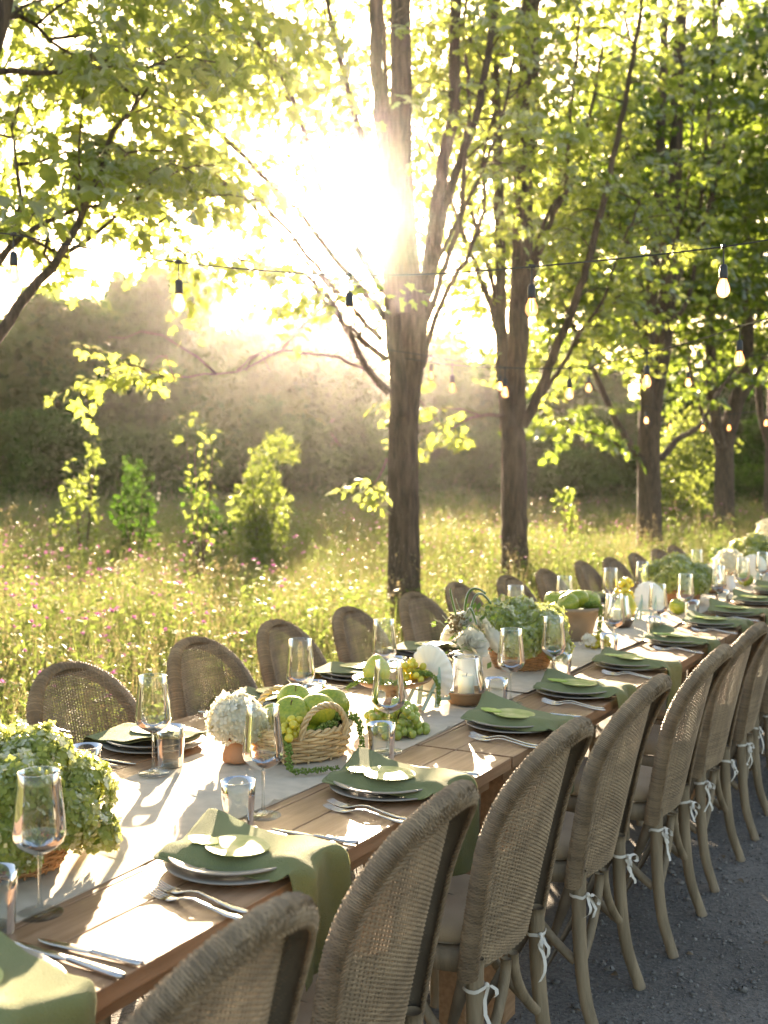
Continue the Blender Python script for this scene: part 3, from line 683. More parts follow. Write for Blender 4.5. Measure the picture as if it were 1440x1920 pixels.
def maple(key, label, crowns, nvol, singles, lscale=1.0, lowest=2.2, deep=False):
    limbs = LIMBS[key]
    base = np.array(limbs[0][0][:3]); base[2] = 0
    root = thing('maple_tree', label, 'tree', tuple(base), 0, 'maple trees in a row along the table')
    rel = lambda L: np.concatenate([L[:, :3] - base, L[:, 3:]], 1)
    twigs = MB(); cen, direc = [], []
    for i, l in enumerate(limbs):
        l = np.array(l)
        if l[-1, 3] > .03:                                  # stems go on above the frame and taper out
            d_ = l[-1, :3] - l[-2, :3]; d_ /= np.linalg.norm(d_); d_[2] = max(d_[2], .85); r_ = l[-1, 3]
            ext = [np.append(l[-1, :3] + d_ * k_ + rng.normal(0, .12, 3), r_ * q_) for k_, q_ in ((.9, .75), (1.8, .5), (2.6, .28), (3.3, .1))]
            l = np.concatenate([l, ext])
        if i == 0:
            l[0, 2] = -.05
            line = smooth_line(l, .09); bark_tube(rel(line), 22, .035, True).obj('trunk', M['bark'], root)
        else:
            line = smooth_line(l, .10); line[:, :3] += rng.normal(0, .006, (len(line), 3))
            bark_tube(rel(line), 10 if l[0, 3] > .05 else 7, .03).obj('limb', M['bark'], root)
        # side twigs from the outer part of every limb
        L = line; start = .62 if i == 0 else .30
        k = np.arange(int(len(L) * start), len(L))
        for j in k[rng.random(len(k)) < (.30 if l[0, 3] > .06 else .42)]:
            p = L[j, :3]; d = rng.normal(0, 1, 3); d[2] = abs(d[2]) * .35 - .1; d /= np.linalg.norm(d)
            ln = rng.uniform(.35, 1.1); m = 7; t = np.linspace(0, 1, m)[:, None]
            tw = p + d * ln * t + np.array([0, 0, .16 * ln]) * np.sin(t * 3) + rng.normal(0, .012, (m, 3))
            if tw[-1, 2] < lowest - .3: continue
            twigs.tube(tw - base, np.linspace(.011, .003, m), 4, cap=False)
            for q in (2, 4, 6):
                cen.append(tw[q]); direc.append(math.atan2(d[1], d[0]) + rng.normal(0, .7))
        if i and l[-1, 3] < .02:
            for q in range(5):
                cen.append(L[-1 - q * 2, :3] if len(L) > 12 else L[-1, :3]); dd = L[-1, :3] - L[-3, :3]; direc.append(math.atan2(dd[1], dd[0]) + rng.normal(0, .8))
    # crown volume in lumps, so that light gaps stay between them
    for (c, r, w) in crowns:
        c, r = np.array(c), np.array(r); n = int(nvol * w * .32)
        nl_ = max(6, n // 16)
        v = rng.normal(0, 1, (nl_, 3)); v /= np.linalg.norm(v, axis=1, keepdims=True)
        lump = c + v * r * (rng.random((nl_, 1)) ** .45)
        pts = lump[rng.integers(0, nl_, n)] + rng.normal(0, 1, (n, 3)) * np.array([.42, .42, .20])
        pts = pts[pts[:, 2] > lowest + rng.random(len(pts)) * .4]
        cen += list(pts); direc += list(rng.uniform(0, 6.3, len(pts)))
    cen, direc = np.array(cen), np.array(direc)
    ok = keep_clear(cen)
    # the inner crown is bare on the side of the terrace: the stems stay in sight
    main = np.array([l for l in limbs[0]]); ax = np.stack([np.interp(cen[:, 2], main[:, 2], main[:, q]) for q in (0, 1)], 1)
    to = -ax / np.linalg.norm(ax, axis=1, keepdims=True); rel2 = cen[:, :2] - ax
    fwd = (rel2 * to).sum(1); lat = np.abs(rel2[:, 0] * to[:, 1] - rel2[:, 1] * to[:, 0])
    ok &= ~((fwd > -.25) & (lat < .42) & (rng.random(len(cen)) < .88))
    cen, direc = cen[ok], direc[ok]
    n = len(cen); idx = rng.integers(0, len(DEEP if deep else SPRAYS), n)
    rot = np.stack([rng.normal(0, .30, n), rng.normal(.12, .30, n), direc], 1); scl = rng.uniform(.8, 1.2, n) * lscale
    twigs.obj('twigs', M['bark'], root, kind='stuff')
    # the leaves that show largest are built one by one
    see, d = in_view(cen, -.01); order = np.argsort(np.where(see, d, 1e9))
    pick = [j for j in order[:(singles + 14) // 15] if see[j]]
    cnt = 0
    for j in pick:
        A = Matrix.Translation(cen[j] - base) @ Euler(rot[j], 'XYZ').to_matrix().to_4x4() @ Matrix.Scale(scl[j], 4)
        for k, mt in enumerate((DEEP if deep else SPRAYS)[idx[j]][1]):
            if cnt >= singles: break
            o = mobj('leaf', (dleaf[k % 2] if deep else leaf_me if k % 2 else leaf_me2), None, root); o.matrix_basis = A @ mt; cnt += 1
    rest = np.setdiff1d(np.arange(n), pick)
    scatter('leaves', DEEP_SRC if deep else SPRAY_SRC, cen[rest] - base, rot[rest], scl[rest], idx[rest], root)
    return root

maple('T0', 'nearest maple with its trunk beyond the left edge and branches reaching in from the left', [((-5.0, 4.2, 4.6), (1.9, 2.4, 1.9), .5), ((-4.9, 5.4, 3.75), (1.3, 1.5, .95), .3)], 560, 300, 1.0, 2.35)
maple('T1', 'maple with the sun just left of its forked trunk', [((-5.9, 10.2, 5.8), (2.1, 2.5, 2.4), .60), ((-5.2, 7.3, 4.4), (1.7, 1.3, 1.3), .40), ((-5.4, 10.8, 4.2), (1.6, 1.6, 1.6), .30)], 780, 300, 1.0, 2.5)
maple('T2', 'maple behind the second trunk gap with a long limb arching to the right', [((-5.9, 14.3, 6.2), (2.2, 2.4, 2.7), .75), ((-5.2, 14.6, 4.1), (1.9, 1.9, 1.6), .5), ((-3.4, 13.2, 5.9), (1.1, 1.4, 1.2), .12)], 880, 300, 1.05, 2.35)
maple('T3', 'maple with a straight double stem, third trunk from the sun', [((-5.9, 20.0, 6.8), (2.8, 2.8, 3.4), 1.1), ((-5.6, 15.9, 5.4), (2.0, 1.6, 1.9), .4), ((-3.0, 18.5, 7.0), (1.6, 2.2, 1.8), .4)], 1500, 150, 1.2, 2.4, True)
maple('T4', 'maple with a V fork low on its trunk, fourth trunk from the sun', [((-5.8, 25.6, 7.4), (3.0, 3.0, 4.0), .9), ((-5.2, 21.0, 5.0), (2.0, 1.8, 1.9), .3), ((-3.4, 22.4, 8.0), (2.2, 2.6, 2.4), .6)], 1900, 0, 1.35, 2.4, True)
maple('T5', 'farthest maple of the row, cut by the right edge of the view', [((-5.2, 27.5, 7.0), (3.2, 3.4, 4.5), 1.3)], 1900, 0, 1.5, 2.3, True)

# a big shaded crown over the far right of the terrace
# ================================================================ the wood beyond the meadow
def crown_mesh(n, ells, size, mat, flat=.0):
    vol = np.array([r[0] * r[1] * r[2] for _, r in ells]); ch = rng.choice(len(ells), n, p=vol / vol.sum())
    C = np.array([c for c, _ in ells])[ch]; Rr = np.array([r for _, r in ells])[ch]
    v = rng.normal(0, 1, (n, 3)); v /= np.linalg.norm(v, axis=1, keepdims=True)
    lum = 1 + .22 * np.sin(v[:, 0] * 5 + ch) * np.sin(v[:, 1] * 4 + 2 * ch) + .12 * np.sin(v[:, 2] * 9)
    P = C + v * Rr * lum[:, None] * (.35 + .65 * rng.random((n, 1)) ** .5)
    d = rng.normal(0, 1, (n, 3)); d[:, 2] -= .3; d /= np.linalg.norm(d, axis=1, keepdims=True)
    s = np.cross(d, rng.normal(0, 1, (n, 3))); s /= np.linalg.norm(s, axis=1, keepdims=True)
    l = size * rng.uniform(.5, 1.4, (n, 1)); nn = np.cross(d, s)
    V = np.stack([P, P + d * l * .5 + s * l * .36 + nn * l * .1, P + d * l, P + d * l * .5 - s * l * .36 + nn * l * .1], 1).reshape(-1, 3)
    V[:, 2] = np.maximum(V[:, 2], .03)
    me = mesh_from('crown', V, np.arange(4 * n).reshape(-1, 4), smooth=False); me.materials.append(M[mat])
    return me
def rand_ells(h, w, n, low):
    n = int(n * 1.9)
    out = [((0, 0, h * .55), (w * .5, w * .5, h * .36))]
    for k in range(n):
        a = random.uniform(0, 6.3); z = random.uniform(low, h * .92); rr = w * (1 - .55 * abs(z / h - .45)) * random.uniform(.45, .8)
        out.append(((math.cos(a) * rr, math.sin(a) * rr, z), (w * random.uniform(.18, .36),) * 2 + (h * random.uniform(.05, .11),)))
    return out
def trunk_mesh(h, r):
    t = np.linspace(0, 1, 7); mb = MB()
    mb.tube(np.stack([.12 * np.sin(t * 3), .1 * np.sin(t * 2.2 + 1) - .084, h * t], 1), r * (1 - .75 * t), 7)
    for k in range(5):
        a = random.uniform(0, 6.3); z = h * random.uniform(.3, .75); q = np.linspace(0, 1, 4)
        mb.tube(np.stack([math.cos(a) * q * h * .22, math.sin(a) * q * h * .22, z + q * h * .2], 1), r * .4 * (1 - .8 * q), 5)
    me = mb.mesh('trunk'); me.materials.append(M['bark']); return me
WOOD = []
for h, w, n, low, sz in ((6.0, 1.9, 11, .5, .26), (5.6, 1.6, 10, .4, .20), (6.6, 2.1, 13, .6, .30), (5.2, 2.3, 12, .4, .24), (7.4, 1.0, 14, .4, .22), (4.6, 1.7, 9, .3, .26)):
    WOOD.append((h, crown_mesh(9000, rand_ells(h, w, n, low), sz * 1.15, 'wood2' if n in (11, 9) else 'wood'), trunk_mesh(h * .8, .13)))
def wood_tree(i, x, y, s, rz, label, group):
    h, cr, tk = WOOD[i]
    t = thing('woodland_tree', label, 'tree', (x, y, 0), rz, group); t.scale = (s,) * 3
    mobj('crown', cr, None, t); mobj('trunk', tk, None, t)
def polar(px_deg, d):                       # degrees right of the view axis, metres
    a = YAW - R(px_deg); return -math.sin(a) * d, math.cos(a) * d
seen_ = {}
FRONT = [(-17, 'at the left edge of the view'), (-14, 'behind the airy sapling at far left'), (-11.4, 'behind the two-shoot sapling'), (-8.2, 'behind the thin bare sapling'), (-5, 'behind the rounded bush'),
         (-1.5, 'just left of the sunlit forked trunk'), (1.8, 'directly behind the sunlit forked trunk'), (5.5, 'between the first and second maple trunks'), (9, 'right of the second maple trunk'), (12.5, 'left of the third maple trunk'), (16, 'between the third and fourth maple trunks'), (30, 'at the right edge of the view')]
k = 0
for row, (d0, step) in enumerate(((45, 2.5), (54, 2.3))):
    a = -27.0
    while a < 34:
        d = d0 + random.uniform(-2.5, 2.5); x, y = polar(a, d)
        # skyline of the wood: higher at left, lower to the far left and under the sun
        top = 10.2 if -17.2 < a < -10 else 7.2 if a < -17.2 else 8.6 if a < 0 else 6.2
        hh = EYE + d * math.tan(R(top + random.uniform(-2.6, .5) + (.6 if row else 0)))
        i = random.choice((0, 1, 2, 3, 4, 4, 5))
        lab = 'hazy full-crowned tree deep in the wood closing off the meadow'
        if row == 0 and -19.5 < a < 19.5:
            lab = ('hazy front wood tree ' + next((s for lim, s in FRONT if a < lim)))
            n_ = seen_.get(lab, 0); seen_[lab] = n_ + 1
            if n_: lab += ', ' + ('second', 'third', 'fourth')[n_ - 1] + ' from its left'
        wood_tree(i, x, y, hh / WOOD[i][0], random.uniform(0, 6.3), lab, 'trees of the wood beyond the meadow')
        a += step * random.uniform(.85, 1.15); k += 1
SH = []
for h, w, n in ((2.0, 1.1, 8), (1.6, 1.2, 8), (2.5, 1.0, 9)):
    SH.append((h, crown_mesh(4200, rand_ells(h, w, n, .3), .12, 'wood'), trunk_mesh(h * .8, .03)))
a = -24.0; k = 0
while a < 30:
    d = 38 + random.uniform(-3, 2.5); x, y = polar(a, d)
    lab = 'bushy grey-green shrub at the foot of the dense wood'
    if -19.5 < a < 19.5:
        lab = 'grey-green shrub at the wood foot ' + next((s for lim, s in FRONT if a < lim))
        n_ = seen_.get(lab, 0); seen_[lab] = n_ + 1
        if n_: lab += ', ' + ('second', 'third', 'fourth')[n_ - 1] + ' there'
    t = thing('woodland_shrub', lab, 'shrub', (x, y, 0), random.uniform(0, 6.3), 'shrubs along the wood edge'); t.scale = (random.uniform(1.1, 1.9),) * 3
    mobj('crown', SH[k % 3][1], None, t); mobj('stem', SH[k % 3][2], None, t)
    a += random.uniform(1.6, 2.8); k += 1
# young growth standing in the meadow
def young(name, label, x, y, h, w, n, size, cat, low=.15, mat='shrub', cone=False):
    t = thing(name, label, cat, (x, y, 0), random.uniform(0, 6.3))
    ells = [((0, 0, h * .45), (w * .55, w * .55, h * .40))]
    for q in range(8):
        z = random.uniform(low * h, h * .95); rr = w * random.uniform(.1, .8) * (1 - .75 * (z / h) if cone else 1)
        b = random.uniform(0, 6.3); ells.append(((rr * math.cos(b), rr * math.sin(b), z), (w * .26, w * .26, h * .10)))
    mobj('crown', crown_mesh(n, ells, size, mat), None, t)
    mb = MB()
    for q in range(4):
        b = q * 1.6 + .3; u = np.linspace(0, 1, 5)
        mb.tube(np.stack([w * .5 * math.cos(b) * u, w * .5 * math.sin(b) * u, h * .85 * u], 1), .018 * (1.1 - u), 5)
    mb.obj('stems', M['bark'], t, kind='stuff')
young('young_shrub', 'bright yellow-green rounded bush alone in the meadow left of the sunlit trunk', -8.78, 12.28, 2.05, .66, 2800, .075, 'bush', .1, 'shrub', False)
young('young_shrub', 'low leafy bush in the meadow grass beside the rounded bush, on its left', -9.7, 12.3, 1.3, .55, 500, .08, 'bush', .1, 'wood')
young('young_shrub', 'bushy sapling with two upright shoots in front of the dark wood', -10.24, 11.46, 1.9, .55, 700, .085, 'sapling', .1, 'wood', True)
young('young_sapling', 'airy sapling with bright leaves at the far left of the meadow', -10.86, 11.11, 1.95, .42, 420, .09, 'sapling', .4)
young('young_sapling', 'thin nearly bare sapling with few bright leaves before the dark wood', -8.23, 10.3, 2.2, .34, 150, .08, 'sapling', .4)
young('young_sapling', 'small bright sapling rising from the grass between two maples', -5.89, 16.2, 1.42, .22, 130, .10, 'sapling', .5)
young('young_shrub', 'sunlit large-leaved shrub between the two farthest maple trunks', -6.3, 24.6, 3.0, 1.3, 3000, .12, 'bush')
young('young_shrub', 'shaded shrub at the right edge behind the far end of the table', -4.6, 30.5, 3.4, 2.0, 3000, .14, 'bush', .1, 'wood')
CORDS = {'C1': [(-3.062, 2.443, 2.304),(-2.842, 2.551, 2.264),(-2.795, 2.563, 2.256),(-2.555, 2.681, 2.206),(-2.317, 2.799, 2.163),(-2.066, 2.924, 2.134),(-1.831, 3.041, 2.118),(-1.57, 3.173, 2.121),(-1.322, 3.299, 2.14),(-1.052, 3.436, 2.166),(-0.794, 3.568, 2.197),(-0.672, 3.623, 2.216),(-0.441, 3.74, 2.254)], 'C2': [(-0.43, 4.258, 2.14),(-0.806, 4.363, 2.073),(-0.957, 4.597, 2.08),(-1.187, 4.786, 2.054),(-1.437, 4.964, 2.035),(-1.698, 5.135, 2.017),(-1.93, 5.324, 2.021),(-2.32, 5.425, 2.047),(-2.682, 5.542, 2.091),(-3.038, 5.663, 2.155)], 'C3': [(-3.629, 6.256, 2.314),(-3.32, 6.542, 2.262),(-2.968, 6.852, 2.203),(-2.488, 7.236, 2.198),(-2.218, 7.503, 2.222),(-1.957, 7.765, 2.25),(-1.436, 8.176, 2.345)], 'C4': [(-3.33, 9.631, 2.196),(-2.892, 9.989, 2.107),(-2.729, 10.193, 2.05),(-2.495, 10.439, 2.041),(-2.307, 10.659, 2.051),(-2.025, 10.934, 2.101),(-1.68, 11.245, 2.173)]}
BULBS = [('C1', -2.795, 2.563, 2.256), ('C1', -2.317, 2.799, 2.163), ('C1', -1.831, 3.041, 2.118), ('C1', -1.322, 3.299, 2.14), ('C1', -0.794, 3.568, 2.197), ('C2', -0.957, 4.597, 2.08), ('C2', -1.437, 4.964, 2.035), ('C2', -1.93, 5.324, 2.021), ('C2', -2.32, 5.425, 2.047), ('C2', -2.682, 5.542, 2.091), ('C3', -3.32, 6.542, 2.262), ('C3', -2.968, 6.852, 2.203), ('C3', -2.488, 7.236, 2.198), ('C3', -1.957, 7.765, 2.25), ('C4', -2.892, 9.989, 2.107), ('C4', -2.729, 10.193, 2.05), ('C4', -2.495, 10.439, 2.041), ('C4', -2.307, 10.659, 2.051), ('C4', -2.025, 10.934, 2.101)]
# ================================================================ string lights
def nth(i): return ['first', 'second', 'third', 'fourth', 'fifth', 'sixth', 'seventh', 'eighth', 'ninth', 'tenth', 'eleventh', 'twelfth', 'thirteenth', 'fourteenth'][i]
CL = {'C1': 'nearest black light cord crossing the whole view in front of the sun', 'C2': 'second light cord running away from the right edge over the table',
      'C3': 'third light cord strung between the middle maple trunks', 'C4': 'farthest light cord above the far end of the table'}
for k, pts in CORDS.items():
    ln = smooth_line(pts, .08)
    o = MB().tube(ln, .0027 if k == 'C1' else .0028, 6).obj('light_cord', M['cord'])
    tag(o, CL[k], 'cord', 'cords of the string lights')
BX = {'C1': ['at the left edge of the view', 'second from the left edge, before pale leaves', 'just left of the forked trunk', 'before the second maple trunk', 'big and glowing, in front of the fourth maple'],
      'C2': ['nearest the right edge, lower than the big bulb', 'before the third maple stem', 'before the leaves right of the second trunk', 'on the second maple trunk, lowest there', 'between the two nearest trunks'],
      'C3': ['close right of the nearest trunk', 'over the second trunk, upper of two there', 'right of the second trunk, high in its row', 'right of the third trunk'],
      'C4': ['deep orange on the third trunk', 'just right of the third trunk', 'left of the fourth trunk fork', 'beside the fourth trunk fork', 'at the right edge, far away']}
CN = {'C1': 'nearest', 'C2': 'second', 'C3': 'third', 'C4': 'farthest'}
bulb_proto = None; cnt = {}
for c, x, y, z in BULBS:
    i = cnt.get(c, 0); cnt[c] = i + 1
    lab = f'bulb on the {CN[c]} cord, {BX[c][i]}'
    # hang from the cord itself
    L = smooth_line(CORDS[c], .03); j = np.argmin(np.hypot(L[:, 0] - x, L[:, 1] - y)); z = L[j, 2]
    if bulb_proto is None:
        t = thing('string_bulb', lab, 'light bulb', (L[j, 0], L[j, 1], z), 0, 'bulbs of the string lights')
        mb = MB(); mb.tube([(0, 0, .006), (0, 0, -.070)], .0030, 6); mb.lathe([(.0001, -.066), (.010, -.068), (.0150, -.078), (.0165, -.118), (.0155, -.124), (.0001, -.124)], 16)
        mb.box((0, 0, .002), (.024, .012, .014)); mb.obj('socket', M['cord'], t)
        mb = MB(); mb.lathe([(.0130, -.123), (.0145, -.131), (.0205, -.145), (.0250, -.162), (.0240, -.177), (.0165, -.190), (.006, -.1955), (.0002, -.196)], 20); mb.obj('glass_bulb', M['bulb'], t)
        mb = MB()
        for s in (-1, 1): mb.tube([(.004 * s, 0, -.124), (.006 * s, 0, -.140), (.006 * s, .001, -.172), (.002 * s, 0, -.177)], .0021, 5)
        mb.obj('filament', M['filament'], t)
        t.scale = (.80,) * 3; bulb_proto = t
    else:
        dup(bulb_proto, (L[j, 0], L[j, 1], z), i * 1.3, lab)

# ================================================================ tables
TX0, TX1 = -2.165, -1.115; TZ = .76
def plank(w, l, th=.03):
    mb = MB(); mb.box((0, 0, 0), (w, l, th)); return mb.mesh('plank', False)
YA = [(.20, 2.662), (2.674, 5.135), (5.15, 7.60), (7.615, 10.06)]
TL = ['nearest long plank dining table, its front end out of view', 'second plank dining table, joined on behind the nearest one', 'third plank dining table of the row, beside the third maple', 'farthest plank dining table of the row']
edges = [-1.115, -1.280, -1.387, -1.494, -1.601, -1.708, -1.815, -1.922, -2.029, -2.165]
pm = {}
for ti, (y0, y1) in enumerate(YA):
    t = thing('dining_table', TL[ti], 'table', ((TX0 + TX1) / 2, (y0 + y1) / 2, 0), 0, 'plank tables set end to end')
    l = y1 - y0
    for a, b in zip(edges[:-1], edges[1:]):
        w = round(a - b - .0035, 4)
        if (w, l) not in pm:
            pm[(w, l)] = plank(w, l)
        o = mobj('plank', pm[(w, l)], M['table'], t, .0016)
        o.location = ((a + b) / 2 - (TX0 + TX1) / 2, 0, TZ - .015 + random.uniform(-.0006, .0006))
    cx = 0
    for s in (-1, 1):
        mb = MB(); mb.box((s * .465, 0, .706), (.028, l - .08, .046)); mb.obj('apron', M['table'], t, False, .002)
        mb = MB(); mb.box((0, s * (l / 2 - .055), .706), (.895, .028, .046)); mb.obj('apron', M['table'], t, False, .002)
        for q in (-1, 1):
            mb = MB(); mb.box((s * .43, q * (l / 2 - .12), .341), (.075, .075, .682)); mb.obj('leg', M['table'], t, False, .004)

# ================================================================ linen runners
def runner(y0, y1, z, label, x0=-1.845, x1=-1.405, seed=1, tilt=0):
    nx, ny = 26, int((y1 - y0) / .02)
    u = np.linspace(0, 1, nx); v = np.linspace(0, 1, ny); U, V = np.meshgrid(u, v, indexing='ij')
    Y = y0 + (y1 - y0) * V; r_ = np.random.default_rng(seed)
    X = x0 + (x1 - x0) * U + .008 * np.sin(Y * 2.3 + seed) + (U - .5) * .012 * np.sin(Y * 5 + seed) + tilt * (V - .5)
    Z = z + .0016 * (np.sin(X * 31 + 2 * np.sin(Y * 7)) + np.sin(Y * 23 + 3 * np.sin(X * 9)))
    for q in np.arange(y0 + .30 + .1 * seed, y1, .42):          # pressed fold lines across
        Z += .0075 * np.exp(-((Y - q - .02 * np.sin(X * 8)) / .008) ** 2)
    Z += .003 * np.exp(-((U - .5) / .03) ** 2) * .6
    Z += r_.normal(0, .0003, Z.shape)
    Z = np.maximum(Z, z - .0012)
    P = np.stack([X, Y, Z], -1); B = P.copy(); B[..., 2] = z - .0022
    mb = MB(); mb.grid(P[:, ::-1]); mb.grid(B)
    for e in (0, -1):
        mb.grid(np.stack([P[e], B[e]], 0)); mb.grid(np.stack([P[:, e], B[:, e]], 0))
    o = mb.obj('table_runner', M['linen']); tag(o, label, 'runner', 'linen runners along the tables'); return o
runner(.35, 3.56, TZ + .003, 'nearest pale linen runner, sunlit between the two rows of plates', seed=1, tilt=-.02)
runner(3.46, 6.75, TZ + .0085, 'second linen runner, overlapping the first behind the hurricane candle', seed=2, tilt=-.02)
runner(6.65, 9.9, TZ + .003, 'farthest linen runner at the end of the table', seed=3)

# ================================================================ wicker chairs
ZB, ZS, ZT, WB, WT = .405, .684, .932, .166, .183
def halfw(z):
    z = np.asarray(z, float)
    lo = WB + (WT - WB) * np.clip((z - ZB) / (ZS - ZB), 0, 1) ** .8
    hi = WT * np.maximum(0, 1 - np.clip((z - ZS) / (ZT - ZS), 0, 1) ** 2.25) ** (1 / 2.25)
    return np.where(z < ZS, lo, hi)
def backx(y, z):
    return -.218 - .125 * ((z - ZB) / .54) ** 1.1 + .062 * np.abs(y / WT) ** 2.3
def ribbon_mesh(sy, r_):
    mb = MB(); c = np.array([-.198, .169 * sy, .385])
    def rib(pts, w):
        pts = np.asarray(pts) + r_.normal(0, .0012, (len(pts), 3)); wv = np.array(w)
        mb.grid(np.stack([pts - wv, pts + wv], 1))
    a = np.linspace(0, 2 * PI, 17)
    rib(c + np.stack([.0235 * np.cos(a), .0235 * np.sin(a), .004 * np.sin(a + r_.uniform(0, 6))], 1), (0, 0, .0042))
    az = r_.uniform(-.9, .9); k0 = c + np.array([-.026 * math.cos(az), .026 * math.sin(az), 0]); mb.ball(k0, .007, 8, 6)
    b = np.linspace(0, 2 * PI, 15); v = np.linspace(0, 1, 10)
    for dr in (-1, 1):
        if r_.random() < .7:
            sz = r_.uniform(.5, 1.2); dp = r_.uniform(.008, .03)
            rib(k0 + np.stack([-.004 - .014 * np.sin(b / 2), dr * .034 * sz * np.sin(b / 2), .010 * np.sin(b) - dp * np.sin(b / 2)], 1), (.004, 0, .002))
        ln_ = r_.uniform(.03, .11); sw = r_.uniform(.004, .03)
        rib(k0 + np.stack([-.008 + .008 * np.sin(v * r_.uniform(4, 9)), dr * (.006 + sw * v) + .006 * np.sin(v * 7 + r_.uniform(0, 6)), -ln_ * v + .006 * np.sin(v * 5)], 1), (.002, .0048, 0))
    me = mb.mesh('tie_ribbon'); me.materials.append(M['ribbon']); return me
_rr = np.random.default_rng(3)
RIBBONS = [{s: ribbon_mesh(s, _rr) for s in (-1, 1)} for _ in range(6)]
def vary(o, i):
    for ch in o.children:
        if 'side' in ch.keys(): ch.data = RIBBONS[(i * 5 + int(ch['side'])) % 6][int(ch['side'])]
def make_chair(label, loc, rz, group):
    t = thing('wicker_chair', label, 'chair', loc, rz, group)
    # --- woven panel
    mb = MB()
    zs = np.arange(ZB, ZT - .012, .0043); 
    for j, z in enumerate(zs):
        w = float(halfw(z)) - .002; n = max(5, int(round(2 * w / .0048)) | 1)
        y = np.linspace(-w, w, n); k = np.round(y / .0096)
        zig = .0021 * np.cos(PI * y / .0096 + PI * j)
        mid = ((y / .125) ** 2 + ((z - .66) / .17) ** 2 < 1)
        r = np.where(mid, .00172, .0020) * (1 + .08 * np.sin(j * 1.7))
        x = backx(y, z) + zig
        P = np.stack([x, y, z + .012 * (1 - (y / WT) ** 2) * (z < .46) * (.46 - z) / .055 + rng.normal(0, .00025, n)], 1)
        mb.strands(P[None], r[None], 3)
    for y in np.arange(-.1728, .1729, .0096):
        zz = np.linspace(ZB, ZT, 90); zz = zz[halfw(zz) > abs(y)]
        if len(zz) < 5: continue
        zz = np.linspace(zz[0] + .002, zz[-1], 26)
        mb.strands(np.stack([backx(y + 0 * zz, zz), y + 0 * zz, zz + .012 * (1 - (y / WT) ** 2) * (zz < .46) * np.maximum(0, .46 - zz) / .055], 1)[None], .0018, 3)
    mb.obj('woven_back', M['wicker'], t, False)
    # --- rolled rim: outline of the back, its strands wound over a core
    za = np.linspace(ZB, ZS, 60); ph = np.linspace(0, PI, 200)
    ya = WB + (WT - WB) * ((za - ZB) / (ZS - ZB)) ** .8
    sg = lambda v, e: np.sign(v) * np.abs(v) ** e
    arc_y = WT * sg(np.cos(ph), 2 / 2.25); arc_z = ZS + (ZT - ZS) * np.abs(np.sin(ph)) ** (2 / 2.25)
    oy = np.concatenate([ya, arc_y[1:-1], -ya[::-1]]); oz = np.concatenate([za, arc_z[1:-1], za[::-1]])
    s = np.concatenate([[0], np.cumsum(np.hypot(np.diff(oy), np.diff(oz)))])
    def curve(q):
        y, z = np.interp(q, s, oy), np.interp(q, s, oz); return np.stack([backx(y, z), y, z], -1)
    tot = s[-1]; e = .004
    def frame(q):
        p = curve(q); tn = curve(np.minimum(q + e, tot)) - curve(np.maximum(q - e, 0)); tn /= np.linalg.norm(tn, axis=-1, keepdims=True)
        y, z = p[:, 1], p[:, 2]; h = 1e-3
        dy = np.stack([(backx(y + h, z) - backx(y - h, z)) / (2 * h), 1 + 0 * y, 0 * y], -1); dz = np.stack([(backx(y, z + h) - backx(y, z - h)) / (2 * h), 0 * y, 1 + 0 * y], -1)
        nb = np.cross(dy, dz); nb /= np.linalg.norm(nb, axis=-1, keepdims=True); nb[nb[:, 0] > 0] *= -1
        no = np.cross(tn, nb); c = p - np.array([-.25, 0, .66]); no[(no * c).sum(-1) < 0] *= -1
        return p, no, nb
    rr = .0212
    def rim_pt(q, phi, r):
        p, no, nb = frame(q)
        return p[:, None] + r * (np.sin(phi)[None, :, None] * no[:, None] + (1 - np.cos(phi))[None, :, None] * nb[:, None])
    phi = np.linspace(0, R(205), 13)
    ns = int(tot / .0037); q = np.linspace(.002, tot - .002, ns)
    P = rim_pt(q, phi, rr)
    ctr = rim_pt(q, np.array([R(180)]), rr / 2)
    i = np.arange(ns)[:, None]; k = np.arange(13)[None]
    amp = .0008 * np.cos(PI * (i + k * 1.0)) + .0008 * np.sin(2 * PI * (i / 9.0 + phi[None] * .9))
    d = P - ctr; d /= np.linalg.norm(d, axis=2, keepdims=True)
    P = P + d * amp[..., None] + rng.normal(0, .0002, P.shape)
    mb = MB(); mb.strands(P, .00185, 3); mb.obj('rolled_rim', M['wicker'], t, False)
    mb = MB(); mb.grid(rim_pt(np.linspace(.001, tot - .001, 110), np.linspace(R(-4), R(205), 9), rr - .0018)); mb.obj('rim_core', M['rattan'], t)
    # --- braid along the inner edge of the roll
    mb = MB(); nb_ = 420; q = np.linspace(.004, tot - .004, nb_)
    c0 = rim_pt(q, np.array([R(212)]), rr)[:, 0]; p, no, nb = frame(q)
    for a in range(3):
        th = q / .027 * 2 * PI + a * 2 * PI / 3
        mb.strands((c0 + .0042 * (np.cos(th)[:, None] * no + .7 * np.sin(th)[:, None] * nb))[None], .0029, 4)
    mb.obj('braid', M['wicker'], t, False)
    # --- seat
    def rsq(hx0, hx1, hy0, hy1, z):                     # slightly rounded seat outline, narrower at the back
        a = np.linspace(0, 2 * PI, 41)[:-1]; c, s_ = np.cos(a), np.sin(a)
        x = np.sign(c) * np.abs(c) ** .38; y = np.sign(s_) * np.abs(s_) ** .38
        X = (hx0 + hx1) / 2 + (hx1 - hx0) / 2 * x; W = hy0 + (hy1 - hy0) * (x + 1) / 2
        return np.stack([X, W * y, z + 0 * X], -1)
    def slab(rows, name, mat):
        mb = MB(); mb.grid(np.array(rows), wrap_v=True); mb.obj(name, mat, t)
    L0 = lambda k, z: rsq(-.20 + k, .225 - k, .168 - k, .208 - k, z)
